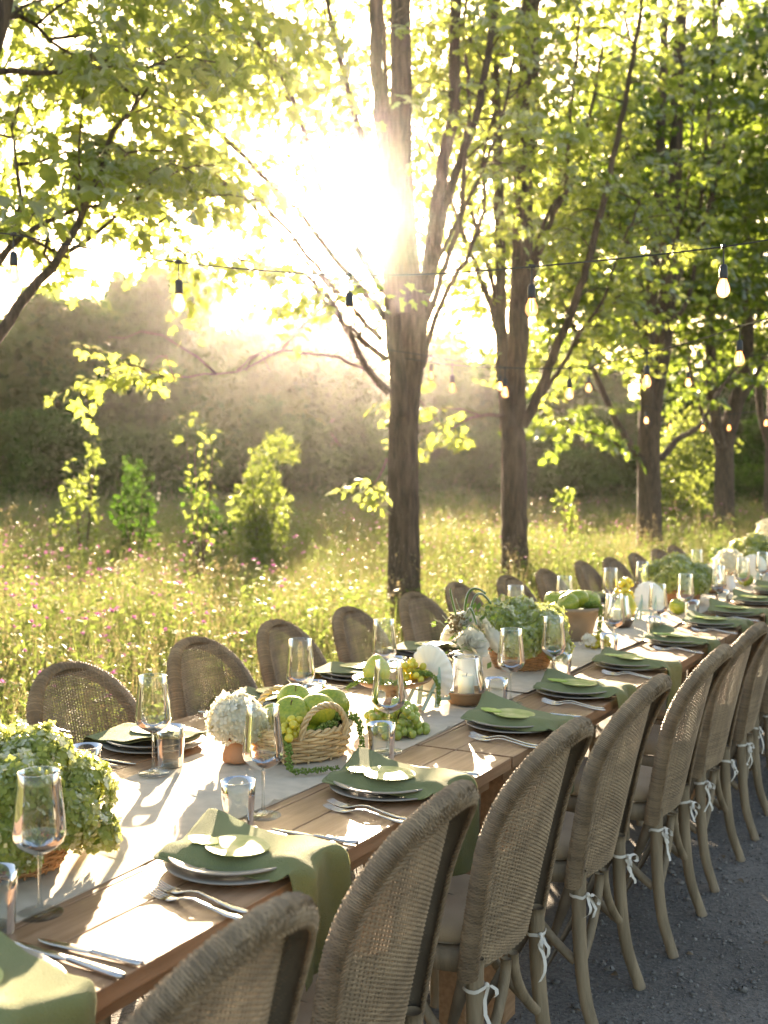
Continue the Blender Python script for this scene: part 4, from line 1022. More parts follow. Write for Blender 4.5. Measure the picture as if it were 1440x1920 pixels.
    slab([L0(.03, .400), L0(0, .402), L0(0, .448), L0(.03, .450)], 'seat_frame', M['chairwood'])
    f = lambda k, z: rsq(-.185 + k, .22 - k, .158 - k, .200 - k, z)
    slab([f(.03, .451), f(.006, .455), f(0, .466), f(.002, .482), f(.016, .493), f(.06, .499), f(.12, .501), f(.19, .502)], 'seat_cushion', M['seat'])
    # --- legs and bentwood braces
    for sy in (-1, 1):
        ln = smooth_line([(-.198, .166 * sy, .445, .019), (-.198, .168 * sy, .40, .0195), (-.202, .172 * sy, .27, .0185), (-.220, .178 * sy, .12, .0175), (-.260, .186 * sy, 0, .0165)], .03)
        mb = MB(); mb.tube(ln[:, :3], ln[:, 3], 12); mb.obj('leg', M['chairwood'], t)
        ln = smooth_line([(.195, .195 * sy, .43, .020), (.203, .198 * sy, .25, .0185), (.207, .20 * sy, .0, .016)], .04)
        mb = MB(); mb.tube(ln[:, :3], ln[:, 3], 12); mb.obj('leg', M['chairwood'], t)
        for kind in (0, 1):
            a = np.linspace(0, PI / 2, 10)
            if kind == 0: pts = np.stack([-.204 + 0 * a, sy * (.154 - .135 * np.sin(a) ** 1.4), .20 + .19 * (1 - np.cos(a)) ** .75], 1)
            else: pts = np.stack([-.190 + .15 * np.sin(a) ** 1.4, sy * (.168 + 0 * a), .20 + .19 * (1 - np.cos(a)) ** .75], 1)
            mb = MB(); mb.tube(pts, .0125, 9); mb.obj('brace', M['chairwood'], t)
        mobj('tie_ribbon', RIBBONS[0][sy], M['ribbon'], t)['side'] = sy
    return t
RY = [1.14, 1.72, 2.34, 2.96, 3.585, 4.21, 4.84, 5.47, 6.10, 6.73, 7.36, 7.99]
LX = [(-2.03, 1.72), (-2.0, 2.315), (-2.0, 2.90), (-2.02, 3.42), (-2.0, 3.90), (-2.03, 4.50), (-2.07, 5.06), (-2.0, 5.52), (-1.98, 6.02), (-1.99, 6.70), (-1.93, 7.05), (-1.91, 7.55), (-1.90, 8.05), (-1.90, 8.5)]
ch0 = None
for i, y in enumerate(RY):
    lab = 'front-most wicker chair on the gravel, only its rolled top in view' if i == 0 else f'{nth(i)} wicker chair on the gravel side, counting back from the cropped front one'
    if i == 11: lab = 'last wicker chair in view on the gravel side'
    loc = ((-1.158 if i == 0 else -1.188) + .035 * min(1, max(0, i - 2) / 2) + random.uniform(-.008, .008), y, .006); rz = PI + random.uniform(-.05, .05)
    if ch0 is None: ch0 = make_chair(lab, loc, rz, 'wicker chairs on the gravel side of the table')
    else: vary(dup(ch0, loc, rz, lab), i)
LNAME = ['wicker chair on the meadow side, hidden behind the big green hydrangea at left']
for i, (x, y) in enumerate(LX):
    lab = LNAME[0] if i == 0 else f'{nth(i - 1)} wicker chair from the left on the meadow side, arched back seen from the front'
    o = dup(ch0, (x, y, .006), random.uniform(-.07, .07), lab); vary(o, i + 3); o['group'] = 'wicker chairs on the meadow side of the table'
# ================================================================ place settings
def lathe_obj(name, prof, mat, parent=None, n=32, **k):
    mb = MB(); mb.lathe(prof, n, **k); return mb.obj(name, mat, parent)
def plate_mesh():
    mb = MB(); pr = [(.0002, .006), (.060, .006), (.078, .008), (.100, .015), (.124, .0205), (.1265, .0195), (.1262, .0175), (.100, .0100), (.080, .002), (.070, 0), (.0002, 0)]
    mb.lathe(pr, 48); return mb.mesh('plate')
def napkin_mesh(layer, seed=0):
    r_ = np.random.default_rng(seed); k1, k2, k3, k4 = r_.uniform(.6, 1.5), r_.uniform(0, 6), r_.uniform(.55, 1.35), r_.uniform(-.02, .02)
    m, n = 30, 14
    s = np.linspace(0, 1, m); v = np.linspace(-1, 1, n)
    Lx = .265 + .235                                        # over the plate, then down past the edge of the table
    P = np.zeros((m, n, 3))
    for i, a in enumerate(s):
        d = a * Lx
        if d < .265: x, z = -.125 + d, .0270
        elif d < .305:
            q = (d - .265) / .04 * PI / 2; x, z = .140 + .026 * math.sin(q), .0270 - .026 * (1 - math.cos(q))
        else: x, z = .166 + .012 * (d - .305), .001 - (d - .305)
        for j, b in enumerate(v):
            w = (.098 if b < 0 else .112) - .016 * min(1, d / .30)
            y = b * w + .016 * (d - .1) + .008
            xx, zz = x, z + .004 * math.sin(b * 3.1 + d * 9) * (1 if d < .27 else 0)
            if d > .28: xx += .011 * k1 * math.sin(b * 4 + d * 12 + k2) + .004 * math.sin(b * 9 + k2)
            if d < .16:                                     # the far inner corner stands up softly, the near one is rolled
                f = (1 - d / .16); f = f * f * (3 - 2 * f)
                zz += .034 * k3 * f * max(0, b) ** 1.5 + .010 * f * max(0, -b) ** .8
                xx += -.020 * f * max(0, b) ** 2 + .012 * f * max(0, -b) ** 3
            if d < .27:
                zz += .0032 * k1 * math.sin(d * 30 + b * 2 + k2) + .0016 * math.sin(d * 71 + b * 6 + k2)
                zz -= .013 * max(0, -b - .55) ** 2 / .2 * (1 - .4 * layer)     # edges roll down on to the plate
                zz += .006 * math.exp(-((b + .45) / .18) ** 2) - .008 * max(0, -b) * 0
            P[i, j] = (xx, y + k4 * d * 2, zz - .0065 * layer)
    if layer:
        P = P[:17]; P[..., 1] -= .010; P[..., 0] -= .004
    mb = MB(); mb.grid(P); return mb.mesh('napkin')
def napkin(label, loc, rz, grp):
    t = thing('napkin', label, 'napkin', loc, rz, grp)
    NAP = random.choice(NAPS)
    for layer in (0, 1):
        o = mobj('top_fold' if layer == 0 else 'under_fold', NAP[layer], M['napkin'], t)
        s = o.modifiers.new('thickness', 'SOLIDIFY'); s.thickness = .0028; s.offset = -1
        u = o.modifiers.new('smooth', 'SUBSURF'); u.levels = u.render_levels = 1
    return t
NAPS = [[napkin_mesh(0, s), napkin_mesh(1, s)] for s in range(5)]
def card(label, loc, rz, grp):
    """round fruit cut from card, with a printed leaf"""
    t = thing('fruit_card', label, 'place card', loc, rz, grp)
    a = np.linspace(0, 2 * PI, 41)[:-1]; r = .061 * (1 + .03 * np.cos(2 * a) + .015 * np.sin(3 * a))
    def plate_(x, y, z, h, name, mat):
        mb = MB(); top = np.stack([x, y, z + h + 0 * x], -1); bot = np.stack([x, y, z + 0 * x], -1)
        mb.grid(np.stack([bot, top], 0), wrap_v=True)
        for ring, flip in ((top, 0), (bot, 1)):
            n = len(x); c = ring.mean(0); V = np.concatenate([[c], ring]); T = np.array([(0, 1 + i, 1 + (i + 1) % n) for i in range(n)])
            mb.add(V, T=T[:, ::-1] if flip else T)
        o = mb.obj(name, mat, t, False); return o
    plate_(r * np.cos(a), r * np.sin(a) * .94, 0, .0018, 'fruit_disc', M['card'])
    u = np.linspace(0, 1, 15); h = .022 * np.sin(PI * u) ** .8 * (1 + .12 * np.sin(u * 26))
    x = np.concatenate([u, u[::-1][1:-1]]) * -.075 - .030; y = np.concatenate([h, -h[::-1][1:-1]]) - .02
    plate_(x, y, .0022, .0015, 'leaf', M['cardleaf'])
    return t
def ribbon_solid(mb, xs, ws, zs, th):
    """a flat bar whose width and height follow its length (along x)"""
    xs, ws, zs, th = [np.asarray(v, float) + 0 * np.asarray(xs, float) for v in (xs, ws, zs, th)]
    P = np.stack([np.stack([xs, -ws, zs], 1), np.stack([xs, -ws * .6, zs + th], 1), np.stack([xs, ws * .6, zs + th], 1), np.stack([xs, ws, zs], 1), np.stack([xs, 0 * ws, zs - th * .4], 1)], 1)
    mb.grid(P, wrap_v=True)
    for e, f in ((0, 0), (-1, 1)):
        q = P[e]; mb.add(q, T=[(0, 1, 2), (0, 2, 3), (0, 3, 4)])
def fork_parts():
    h = MB(); x = np.array([.110, .104, .080, .040, .0, -.022, -.036, -.046, -.056])
    ribbon_solid(h, x, [.004, .0085, .0095, .0055, .0032, .0034, .0065, .0115, .0120], [.0025, .0025, .0028, .007, .0125, .010, .006, .0035, .0028], .0022)
    tn = MB()
    for k in range(4):
        y = (-1.5 + k) * .0062; xs = np.array([-.054, -.070, -.088, -.104]); zs = np.array([.0028, .0030, .0055, .0105])
        a = np.stack([xs, y + 0 * xs, zs], 1); tn.tube(a, [.0019, .0017, .0015, .0008], 6, flat=(1, .8))
    return h.mesh('handle'), tn.mesh('tines')
def knife_parts(l=1.0):
    h = MB(); ribbon_solid(h, np.array([.118, .114, .09, .05, .015, .004]) * l, [.004, .0095, .0105, .009, .0068, .006], .0035, .0050)
    b = MB(); ribbon_solid(b, np.array([.004, -.0, -.04, -.08, -.105, -.118]) * l, [.0045, .0085, .0100, .0095, .0065, .0008], .0040, .0016)
    return h.mesh('handle'), b.mesh('blade')
PLATE = plate_mesh(); FORK = fork_parts(); KNIFE = knife_parts(); KNIFE2 = knife_parts(.86)
def cut(name, parts, nm, label, cat, loc, rz, grp):
    t = thing(name, label, cat, loc, rz, grp)
    for me, n in zip(parts, nm): mobj(n, me, M['steel'], t)
    return t
PY = [1.04, 1.667, 2.243, 2.985, 3.534, 4.134, 4.80, 5.446, 5.95, 6.52, 7.13, 7.75]
QY = [(-2.0, 2.30), (-2.025, 2.91), (-2.035, 3.44), (-2.045, 4.03), (-2.04, 4.60), (-2.04, 5.15), (-2.03, 5.7), (-2.03, 6.3)]
def setting(i, side, x, y):
    where = (f'{nth(i)} setting from the front, gravel side' if side > 0 else f'{nth(i)} setting from the left, meadow side')
    rz = 0 if side > 0 else PI
    g = 'on the gravel side' if side > 0 else 'on the meadow side'
    o = mobj('charger_plate', PLATE, M['stone']); o.location = (x + side * .004, y + .004, TZ + .0005); o.scale = (1.09, 1.09, .8)
    tag(o, f'larger stoneware plate, lower of the stack, {where}', 'plate', f'lower plates {g}')
    o = mobj('plate', PLATE, M['stone']); o.location = (x, y, TZ + .0105); o.rotation_euler = (0, 0, rz + i * .7)
    tag(o, f'grey stoneware plate under a green napkin, {where}', 'plate', f'stoneware plates {g}')
    rj = random.uniform(-.07, .07)
    napkin(f'folded green linen napkin falling over the table edge, {where}', (x, y, TZ + .0095), rz + rj, f'green napkins {g}')
    a = rz + rj
    c = card(f'round printed fruit card lying on the napkin, {where}', (x + side * .012, y - side * .012, TZ + .044), rz + random.uniform(-.3, .15), f'fruit cards {g}')
    c.rotation_euler[1] = .02
    if i > 8: return
    def put(lx, ly): return (x + side * lx, y + side * ly)
    if side > 0 or i < 1:
        for k, (ly, r_) in enumerate(((-.185, -.10), (-.215, -.06))):
            px, py = put(.045 + .012 * k, ly + .02)
            cut('fork', FORK, ('handle', 'tines'), f'steel fork, {"inner" if k == 0 else "outer"} of two, {where}', 'fork', (px, py, TZ + .0005), rz + r_ + random.uniform(-.04, .04), f'forks {g}')
    for k, (ly, r_) in enumerate(((.172, -.05), (.208, .03))):
        px, py = put(.025 + .012 * k, ly)
        cut('knife', KNIFE if k == 0 else KNIFE2, ('handle', 'blade'), f'steel knife, {"inner" if k == 0 else "outer"} of two, {where}', 'knife', (px, py, TZ + .0005), rz + r_ + random.uniform(-.04, .04), f'knives {g}')
for i, y in enumerate(PY): setting(i, 1, -1.252, y)
for i, (x, y) in enumerate(QY): setting(i, -1, x, y)

# ---- glasses
def wine_parts():
    b = MB(); out_ = [(.0010, .0980), (.006, .0985), (.016, .1035), (.030, .1120), (.0405, .1220), (.0440, .1335), (.0434, .1450), (.0402, .180), (.0360, .218), (.0338, .2380)]
    inn = [(r - .0012, z + (.001 if z < .12 else 0)) for r, z in out_[::-1]]; inn[-1] = (.0002, .1000)
    b.lathe(out_ + [(.0332, .2388)] + inn, 40)
    s = MB(); s.lathe([(.0042, .0985), (.0034, .088), (.0030, .060), (.0032, .030), (.0050, .014), (.0105, .0062), (.022, .0040), (.037, .0022), (.0385, .0012), (.0375, .0002), (.0002, 0)], 32)
    return b.mesh('bowl'), s.mesh('stem_and_foot')
WINE = wine_parts()
def tumbler_parts():
    b = MB(); out_ = [(.0315, .004), (.0325, .030), (.0345, .070), (.0362, .100)]
    inn = [(.0350, .1005), (.0331, .070), (.0311, .030), (.0300, .0105)]
    b.lathe(out_ + inn, 40)
    s = MB(); s.lathe([(.0002, .0100), (.028, .0102), (.0300, .0104), (.0313, .0042), (.0298, .0008), (.025, 0), (.0002, .0006)], 32)
    return b.mesh('wall'), s.mesh('base')
TUMB = tumbler_parts()
def wine(x, y, label, z=TZ):
    t = thing('wine_glass', label, 'wine glass', (x, y, z + .0002), random.uniform(0, 6), 'empty wine glasses on the table')
    mobj('bowl', WINE[0], M['glass'], t); mobj('stem_and_foot', WINE[1], M['solidglass'], t)
def tumbler(x, y, label, z=TZ):
    t = thing('water_tumbler', label, 'tumbler', (x, y, z + .0002), random.uniform(0, 6), 'water tumblers on the table')
    mobj('wall', TUMB[0], M['glass'], t); mobj('base', TUMB[1], M['solidglass'], t)
RN = .0062
wine(-1.400, 1.325, 'wine glass in front of the big green hydrangea, at the left edge')
tumbler(-1.405, 1.235, 'tumbler cut by the left edge, beside the nearest wine glass')
tumbler(-1.86, 1.905, 'tumbler half hidden behind the right flank of the big green hydrangea', TZ + .003)
wine(-1.806, 2.076, 'wine glass before the leftmost meadow chair, beside a tumbler', TZ + RN)
tumbler(-1.812, 2.146, 'tumbler by the first meadow plate, left of the white hydrangea', TZ + RN)
wine(-1.388, 1.945, 'wine glass in front of the white hydrangea and terracotta vase')
tumbler(-1.383, 1.85, 'tumbler at the corner of the second gravel napkin, on the runner edge')
tumbler(-1.385, 2.455, 'tumbler between the willow basket and the third gravel napkin')
wine(-1.415, 2.545, 'wine glass standing before the wooden fruit stand and green grapes', TZ + RN)
wine(-1.827, 2.75, 'wine glass behind the willow basket, before the second meadow chair', TZ + RN)
tumbler(-1.83, 2.83, 'tumbler beside the wine glass behind the willow basket', TZ + RN)
wine(-1.831, 3.263, 'wine glass behind the fruit stand, glinting with sun', TZ + RN)
tumbler(-1.83, 3.345, 'tumbler left of the white scalloped sign', TZ + RN)
wine(-1.387, 3.30, 'wine glass between the hurricane candle and the green hydrangea')
tumbler(-1.383, 3.175, 'tumbler close right of the wooden hurricane candle')
wine(-1.378, 3.655, 'wine glass before the right flank of the second green hydrangea')
tumbler(-1.380, 3.74, 'tumbler beside the cane basket of the second green hydrangea')
tumbler(-1.385, 4.29, 'tumbler in front of the pale clay bowl of green fruit')
wine(-1.40, 4.40, 'wine glass in front of the clay bowl, before a dark candle holder', TZ + .01)
wine(-1.877, 4.516, 'wine glass behind the second green hydrangea, before a meadow chair', TZ + .01)
wine(-1.385, 4.99, 'wine glass before the upright scalloped sign with green easel')
tumbler(-1.375, 4.90, 'tumbler before the upright scalloped sign with green easel')
wine(-1.85, 5.05, 'wine glass behind the clay bowl of green fruit', TZ + .01)
wine(-1.803, 5.604, 'wine glass behind the yellow grapes', TZ + .01)
tumbler(-1.83, 5.25, 'tumbler left of the yellow grapes, behind the clay bowl', TZ + .01)
wine(-1.407, 5.56, 'wine glass before the third green hydrangea')
tumbler(-1.395, 5.65, 'tumbler before the third green hydrangea')
wine(-1.78, 6.10, 'wine glass behind the third green hydrangea', TZ + .01)
wine(-1.38, 6.15, 'wine glass right of the third green hydrangea')
tumbler(-1.38, 6.25, 'tumbler right of the third green hydrangea')
wine(-1.38, 6.78, 'wine glass before the far hurricane candle')
wine(-1.80, 6.75, 'wine glass behind the far white hydrangea')
wine(-1.38, 7.38, 'wine glass before the far upright scalloped sign')
tumbler(-1.38, 7.48, 'tumbler before the far upright scalloped sign')
wine(-1.80, 7.4, 'wine glass beside the small potted plant at the far end')
wine(-1.38, 8.0, 'farthest wine glass on the gravel side')

# ================================================================ centrepieces
def florets(name, mb, n, c, r, size, parent, mat, upper=-.55, rad=(1, 1, 1)):
    for _ in range(n):
        v = rng.normal(0, 1, 3); v /= np.linalg.norm(v)
        if v[2] < upper: v[2] = -v[2]
        lump = 1 + .10 * math.sin(v[0] * 7 + 1) * math.sin(v[1] * 6) + rng.normal(0, .055) + (.22 * rng.random() if rng.random() < .05 else 0)
        p = np.array(c) + v * r * np.array(rad) * lump
        d = v + rng.normal(0, .35, 3); d /= np.linalg.norm(d)
        a = np.cross(d, rng.normal(0, 1, 3)); a /= np.linalg.norm(a); b = np.cross(d, a)
        l = size * rng.uniform(.75, 1.25)
        for q in range(4):
            th = q * PI / 2; e = math.cos(th) * a + math.sin(th) * b; f = -math.sin(th) * a + math.cos(th) * b
            up = d * l * rng.uniform(-.05, .32)
            mb.add([p, p + e * l * .55 + f * l * .42 + up * .4, p + e * l + up, p + e * l * .55 - f * l * .42 + up * .4], [[0, 1, 2, 3]])
def hydrangea_green(label, loc, rz, heads, scale=1, n=620):
    t = thing('green_hydrangea', label, 'hydrangea', loc, rz, 'green hydrangea arrangements'); t.scale = (scale,) * 3
    for c, r in heads:
        mb = MB(); florets('h', mb, int(1.7 * n * (r / .09) ** 2), c, r, .0118, t, None); mb.obj('flower_head', M['hydra'], t, False, kind='stuff')
        mb = MB(); mb.ball(c, r * .72, 14, 10); mb.obj('head_core', M['amaranth'], t)
        mb = MB(); mb.tube([(c[0] * .3, c[1] * .3, -.02), (c[0] * .7, c[1] * .7, c[2] * .5), c], .004, 6); mb.obj('stem', M['sprig'], t)
    return t
def woven_bowl(name, label, loc, r0, r1, h, mat, cat='basket', rows=10, stakes=26, rs=.0035, oval=1.0, grp=None):
    t = thing(name, label, cat, loc, random.uniform(0, 1), grp)
    a = np.linspace(0, 2 * PI, stakes * 4 + 1); mb = MB()
    for j in range(rows):
        f = (j + .5) / rows; r = r0 + (r1 - r0) * f ** .8
        rr = r + rs * .9 * np.cos(a * stakes / 2 + PI * j)
        mb.tube(np.stack([rr * np.cos(a), rr * np.sin(a) * oval, .004 + (h - .008) * f + .0008 * np.sin(a * 5 + j)], 1)[:-1], rs * .95, 5, closed=True, flat=(1, 1.15))
    mb.obj('weave', mat, t)
    mb = MB()
    for k in range(stakes):
        b = k * 2 * PI / stakes; f = np.linspace(0, 1, 6); r = r0 + (r1 - r0) * f ** .8
        mb.tube(np.stack([r * math.cos(b), r * math.sin(b) * oval, h * f], 1), rs * .7, 5)
    mb.obj('stakes', mat, t, kind='stuff')
    mb = MB()
    for s in range(2):
        th = a * 17 + s * PI; rr = r1 + rs * np.cos(th)
        mb.tube(np.stack([rr * np.cos(a), rr * np.sin(a) * oval, h + rs * np.sin(th)], 1)[:-1], rs * 1.0, 5, closed=True)
    mb.obj('border', mat, t)
    mb = MB(); mb.lathe([(.0002, .003), (r0 - .002, .003), (r1 - .006, h - .006)], 30, sy=oval); mb.obj('lining', M['rattan'], t)
    return t
zr = TZ + .0075
woven_bowl('cane_basket', 'orange cane basket under the nearest big green hydrangea', (-1.60, 1.45, zr), .085, .115, .085, M['cane'], rows=13, rs=.003)
hydrangea_green('big green hydrangea arrangement at the left edge, nearest the viewer', (-1.60, 1.45, zr + .045), 0,
                [((.02, .04, .135), .066), ((-.07, -.02, .14), .07), ((.07, -.05, .105), .068), ((-.10, .09, .11), .07), ((.06, .10, .075), .066), ((.00, -.11, .10), .07), ((.10, .03, .045), .058), ((-.12, -.10, .09), .07), ((.085, -.09, .03), .055), ((-.02, .13, .055), .062), ((.03, .0, .06), .07), ((.12, .09, .005), .04)], 1, 760)
woven_bowl('cane_basket', 'orange cane basket under the green hydrangea behind the hurricane candle', (-1.60, 3.90, zr), .095, .125, .085, M['cane'], rows=13, rs=.003)
hydrangea_green('block of green hydrangea in a cane basket, behind the hurricane candle', (-1.60, 3.90, zr + .05), .4,
                [((.0, .04, .125), .085), ((-.09, -.09, .12), .08), ((.09, -.07, .10), .08), ((-.07, .12, .12), .08), ((.10, .10, .10), .08), ((.0, -.14, .06), .07), ((.12, -.02, .03), .07), ((.02, .16, .06), .07), ((.0, -.03, .09), .08)], .96, 700)
hydrangea_green('third green hydrangea in a terracotta bowl, near the upright sign', (-1.62, 6.28, zr + .07), 1.0,
                [((.0, .04, .135), .12), ((-.11, -.10, .10), .11), ((.10, -.08, .09), .10), ((-.08, .14, .10), .10), ((.12, .10, .09), .10), ((.0, -.14, .05), .09), ((.15, -.02, .03), .08), ((-.2, -.05, .05), .08)], .80, 520)
hydrangea_green('farthest green hydrangea on the far table', (-1.62, 8.55, zr + .07), 2.0,
                [((.0, .04, .13), .12), ((-.11, -.10, .10), .11), ((.10, -.08, .09), .10), ((.12, .14, .09), .10), ((-.15, .1, .05), .09)], .85, 400)
def pot(name, label, loc, prof, mat, cat, grp=None, n=36):
    o = lathe_obj(name, prof, mat, n=n); o.location = loc; return tag(o, label, cat, grp)
pot('terracotta_bowl', 'low terracotta bowl under the third green hydrangea', (-1.62, 6.28, zr), [(.0002, 0), (.095, 0), (.10, .004), (.125, .075), (.135, .085), (.128, .088), (.115, .075), (.09, .012), (.0002, .012)], M['terracotta'], 'bowl')
pot('terracotta_bowl', 'terracotta bowl under the farthest green hydrangea', (-1.62, 8.55, zr), [(.0002, 0), (.095, 0), (.10, .004), (.125, .075), (.135, .085), (.128, .088), (.115, .075), (.09, .012), (.0002, .012)], M['terracotta'], 'bowl')

def white_hydrangea(label, loc, r, n, hz):
    t = thing('white_hydrangea', label, 'hydrangea', loc, 0, 'white hydrangea stems')
    mb = MB(); florets('h', mb, n, (0, 0, hz), r, .0125, t, None, -.75, (1, 1, .88)); mb.obj('flower_head', M['whyd'], t, False, kind='stuff')
    mb = MB(); mb.ball((0, 0, hz), r * .72, 14, 10, (1, 1, .86)); mb.obj('head_core', M['whyd'], t)
    mb = MB(); mb.tube([(0, 0, -.075), (.004, 0, 0), (0, 0, hz)], .0045, 7); mb.obj('stem', M['sprig'], t)
    mb = MB(); u = np.linspace(0, 1, 7); w = .022 * np.sin(PI * u) ** .8
    c = np.stack([.02 + .06 * u, .03 * u, .02 - .035 * u ** 2 + .015 * u], 1); sd = np.array([-.4, .9, .2])
    mb.grid(np.stack([c - sd * w[:, None], c + np.array([0, 0, -.004]), c + sd * w[:, None]], 1)); mb.obj('leaf', M['sprig'], t)
    return t
VASE = [(.0002, 0), (.036, 0), (.039, .004), (.038, .03), (.031, .062), (.026, .085), (.0275, .094), (.0245, .094), (.023, .08), (.030, .03), (.0002, .012)]
pot('terracotta_vase', 'small terracotta vase under the white hydrangea, left of the willow basket', (-1.70, 2.27, zr), [(r * .95, z * .62) for r, z in VASE], M['terracotta'], 'vase')
white_hydrangea('round white hydrangea in a small terracotta vase, left of the willow basket', (-1.70, 2.27, zr + .056), .066, 1000, .046)
pot('pale_vase', 'pale vase under the far white hydrangea', (-1.535, 7.15, zr), VASE, M['white'], 'vase')
white_hydrangea('far white hydrangea beside the far hurricane candle', (-1.535, 7.15, zr + .093), .09, 600, .08)
white_hydrangea('farthest white hydrangea above the farthest green one', (-1.62, 9.0, zr + .20), .11, 600, .08)
pot('pale_vase', 'pale vase under the farthest white hydrangea', (-1.62, 9.0, zr), [(r * 1.3, z * 2.1) for r, z in VASE], M['white'], 'vase')

# ---- fruit
def apple_mesh():
    mb = MB(); th = np.linspace(0, PI, 22); r = np.sin(th) * (1 + .10 * np.cos(th)); z = np.cos(th) * .88 - .16 * np.exp(-(th / .38) ** 2) + .10 * np.exp(-((PI - th) / .34) ** 2)
    r[0] = r[-1] = .0005
    mb.lathe(np.stack([r, z], 1), 28, wob=lambda a, q: 1 + .02 * np.cos(5 * a) * (q < 0) + .012 * np.sin(2 * a + 1)); return mb.mesh('apple_skin')
def pear_mesh():
    mb = MB(); th = np.linspace(0, PI, 24); z = np.cos(th); r = np.sin(th) * (1 - .30 * np.clip(z, 0, 1) ** 1.2) * .92
    r[0] = r[-1] = .0005; mb.lathe(np.stack([r, z * 1.12], 1), 26); return mb.mesh('pear_skin')
APPLE, PEAR = apple_mesh(), pear_mesh()
_s = MB(); _s.tube([(0, 0, .62), (.03, 0, .85), (.09, .02, 1.06)], [.035, .03, .045], 6); STEM = _s.mesh('stem')
def fruit(name, me, mat, label, loc, s, rot, cat, grp=None):
    t = thing(name, label, cat, loc, 0, grp); t.rotation_euler = rot; t.scale = (s,) * 3
    mobj('skin', me, mat, t); mobj('stalk', STEM, M['stem'], t)
    return t
_g = MB(); _g.ball((0, 0, 0), 1, 14, 9, (1, 1, 1.12)); GRAPE = _g.mesh('grape'); _g = MB(); _g.ball((0, 0, 0), 1, 14, 9, (1, 1, 1.12)); YGRAPE = _g.mesh('grape')
def grapes(label, loc, pts, mat, rz=0, r=.0105, me=None):
    t = thing('grape_bunch', label, 'grapes', loc, rz, None)
    me = me or (GRAPE if mat == 'grape' else YGRAPE)
    for p in pts:
        o = mobj('grape', me, M[mat], t); o.location = p; o.scale = (r * random.uniform(.88, 1.14),) * 3; o.rotation_euler = (random.uniform(0, 3), random.uniform(0, 3), 0)
    mb = MB(); c = np.mean(pts, 0)
    mb.tube(smooth_line([(*np.array(pts)[0], .1), (*c, .1), (*np.array(pts)[-1], .1)], .02)[:, :3], .002, 5); mb.obj('stalk', M['stem'], t)
    return t
def pile(n, sx, sy, sz, r=.0105, drop=0):
    """grapes settled against each other in a half-heap"""
    P = []; tries = 0
    while len(P) < n and tries < 30000:
        tries += 1; x, y = random.gauss(0, sx * .5), random.gauss(0, sy * .5)
        if (x / sx) ** 2 + (y / sy) ** 2 > 1: continue
        z = r
        for q in P:
            d2 = (x - q[0]) ** 2 + (y - q[1]) ** 2
            if d2 < (1.86 * r) ** 2: z = max(z, q[2] + math.sqrt((1.86 * r) ** 2 - d2))
        if z > sz * (1.15 - (x / sx) ** 2 * .6 - (y / sy) ** 2 * .6): continue
        P.append((x, y, z))
    return P
def amaranth(label, pts, r0=.011, r1=.006):
    ln = smooth_line([(*p, 1) for p in pts], .006)[:, :3]; mb = MB(); m = len(ln)
    for i, p in enumerate(ln):
        r = r0 + (r1 - r0) * (i / m); tcount = 9
        for _ in range(tcount):
            v = rng.normal(0, 1, 3); v /= np.linalg.norm(v); c = p + v * r * rng.uniform(.55, 1.0); k = r * rng.uniform(.28, .5)
            o = np.array([(1, 0, 0), (-1, 0, 0), (0, 1, 0), (0, -1, 0), (0, 0, 1), (0, 0, -1)]) * k + rng.normal(0, k * .2, (6, 3)) + c
            mb.add(o, T=[(0, 2, 4), (2, 1, 4), (1, 3, 4), (3, 0, 4), (2, 0, 5), (1, 2, 5), (3, 1, 5), (0, 3, 5)])
    o = mb.obj('amaranth_tassel', M['amaranth'], None, False); return tag(o, label, 'amaranth', 'green amaranth tassels')

# willow basket with handles
KB = 1.05
BX_, BY_ = -1.60, 2.41
bk = woven_bowl('willow_basket', 'pale willow basket heaped with green apples, two rope handles', (BX_, BY_, zr), .098, .112, .075, M['willow'], rows=9, stakes=22, rs=.0048, oval=1.1)
bk.rotation_euler[2] = R(-28); bk.scale = (KB,) * 3
for s in (-1, 1):
    mb = MB(); a = np.linspace(0, PI, 40)
    for k in range(3):
        th = a * 9 + k * 2 * PI / 3; y = .060 * np.cos(a) * 1.0; z = .064 + .078 * np.sin(a) ** .8
        mb.tube(np.stack([s * .0 + .0045 * np.cos(th) + 0 * a, y + .0045 * np.sin(th) * np.cos(a), z + .0045 * np.sin(th) * np.sin(a)], 1), .0042, 5)
    h = mb.obj('handle', M['willow'], bk); h.location = (s * .108, 0, 0); h.rotation_euler = (0, s * .12, 0)
    if s > 0: h.rotation_euler[2] = 0
AP = [((.01, -.055, .108), .047, (.5, .3, 0), 'green apple at the left back of the willow basket'), ((.052, -.005, .112), .046, (-.6, .4, 1), 'front green apple framed by the willow basket handle'),
      ((-.04, .03, .122), .044, (.2, -.5, 2), 'green apple at the back of the willow basket, partly hidden'), ((.035, .083, .107), .048, (.7, .5, 3), 'right-hand green apple in the willow basket, with a small bruise'),
      ((-.055, -.03, .085), .043, (.3, .2, 0), 'green apple low at the back of the willow basket'), ((.03, -.02, .055), .043, (.1, .2, 0), 'green apple deep in the willow basket below the handle'), ((.01, .05, .05), .043, (.2, .1, 0), 'green apple at the bottom right in the willow basket')]
ca, sa = math.cos(R(0)), math.sin(R(0))
for p, s, rt_, lab in AP:
    fruit('green_apple', APPLE, M['apple'], lab, (BX_ + KB * p[0], BY_ + KB * p[1], zr + KB * p[2]), s * 1.04, rt_, 'apple', 'green apples in the willow basket')
grapes('yellow grapes at the left rim of the willow basket', (BX_ + KB * .045, BY_ - KB * .105, zr + KB * .062), pile(15, .032, .035, .05), 'ygrape')
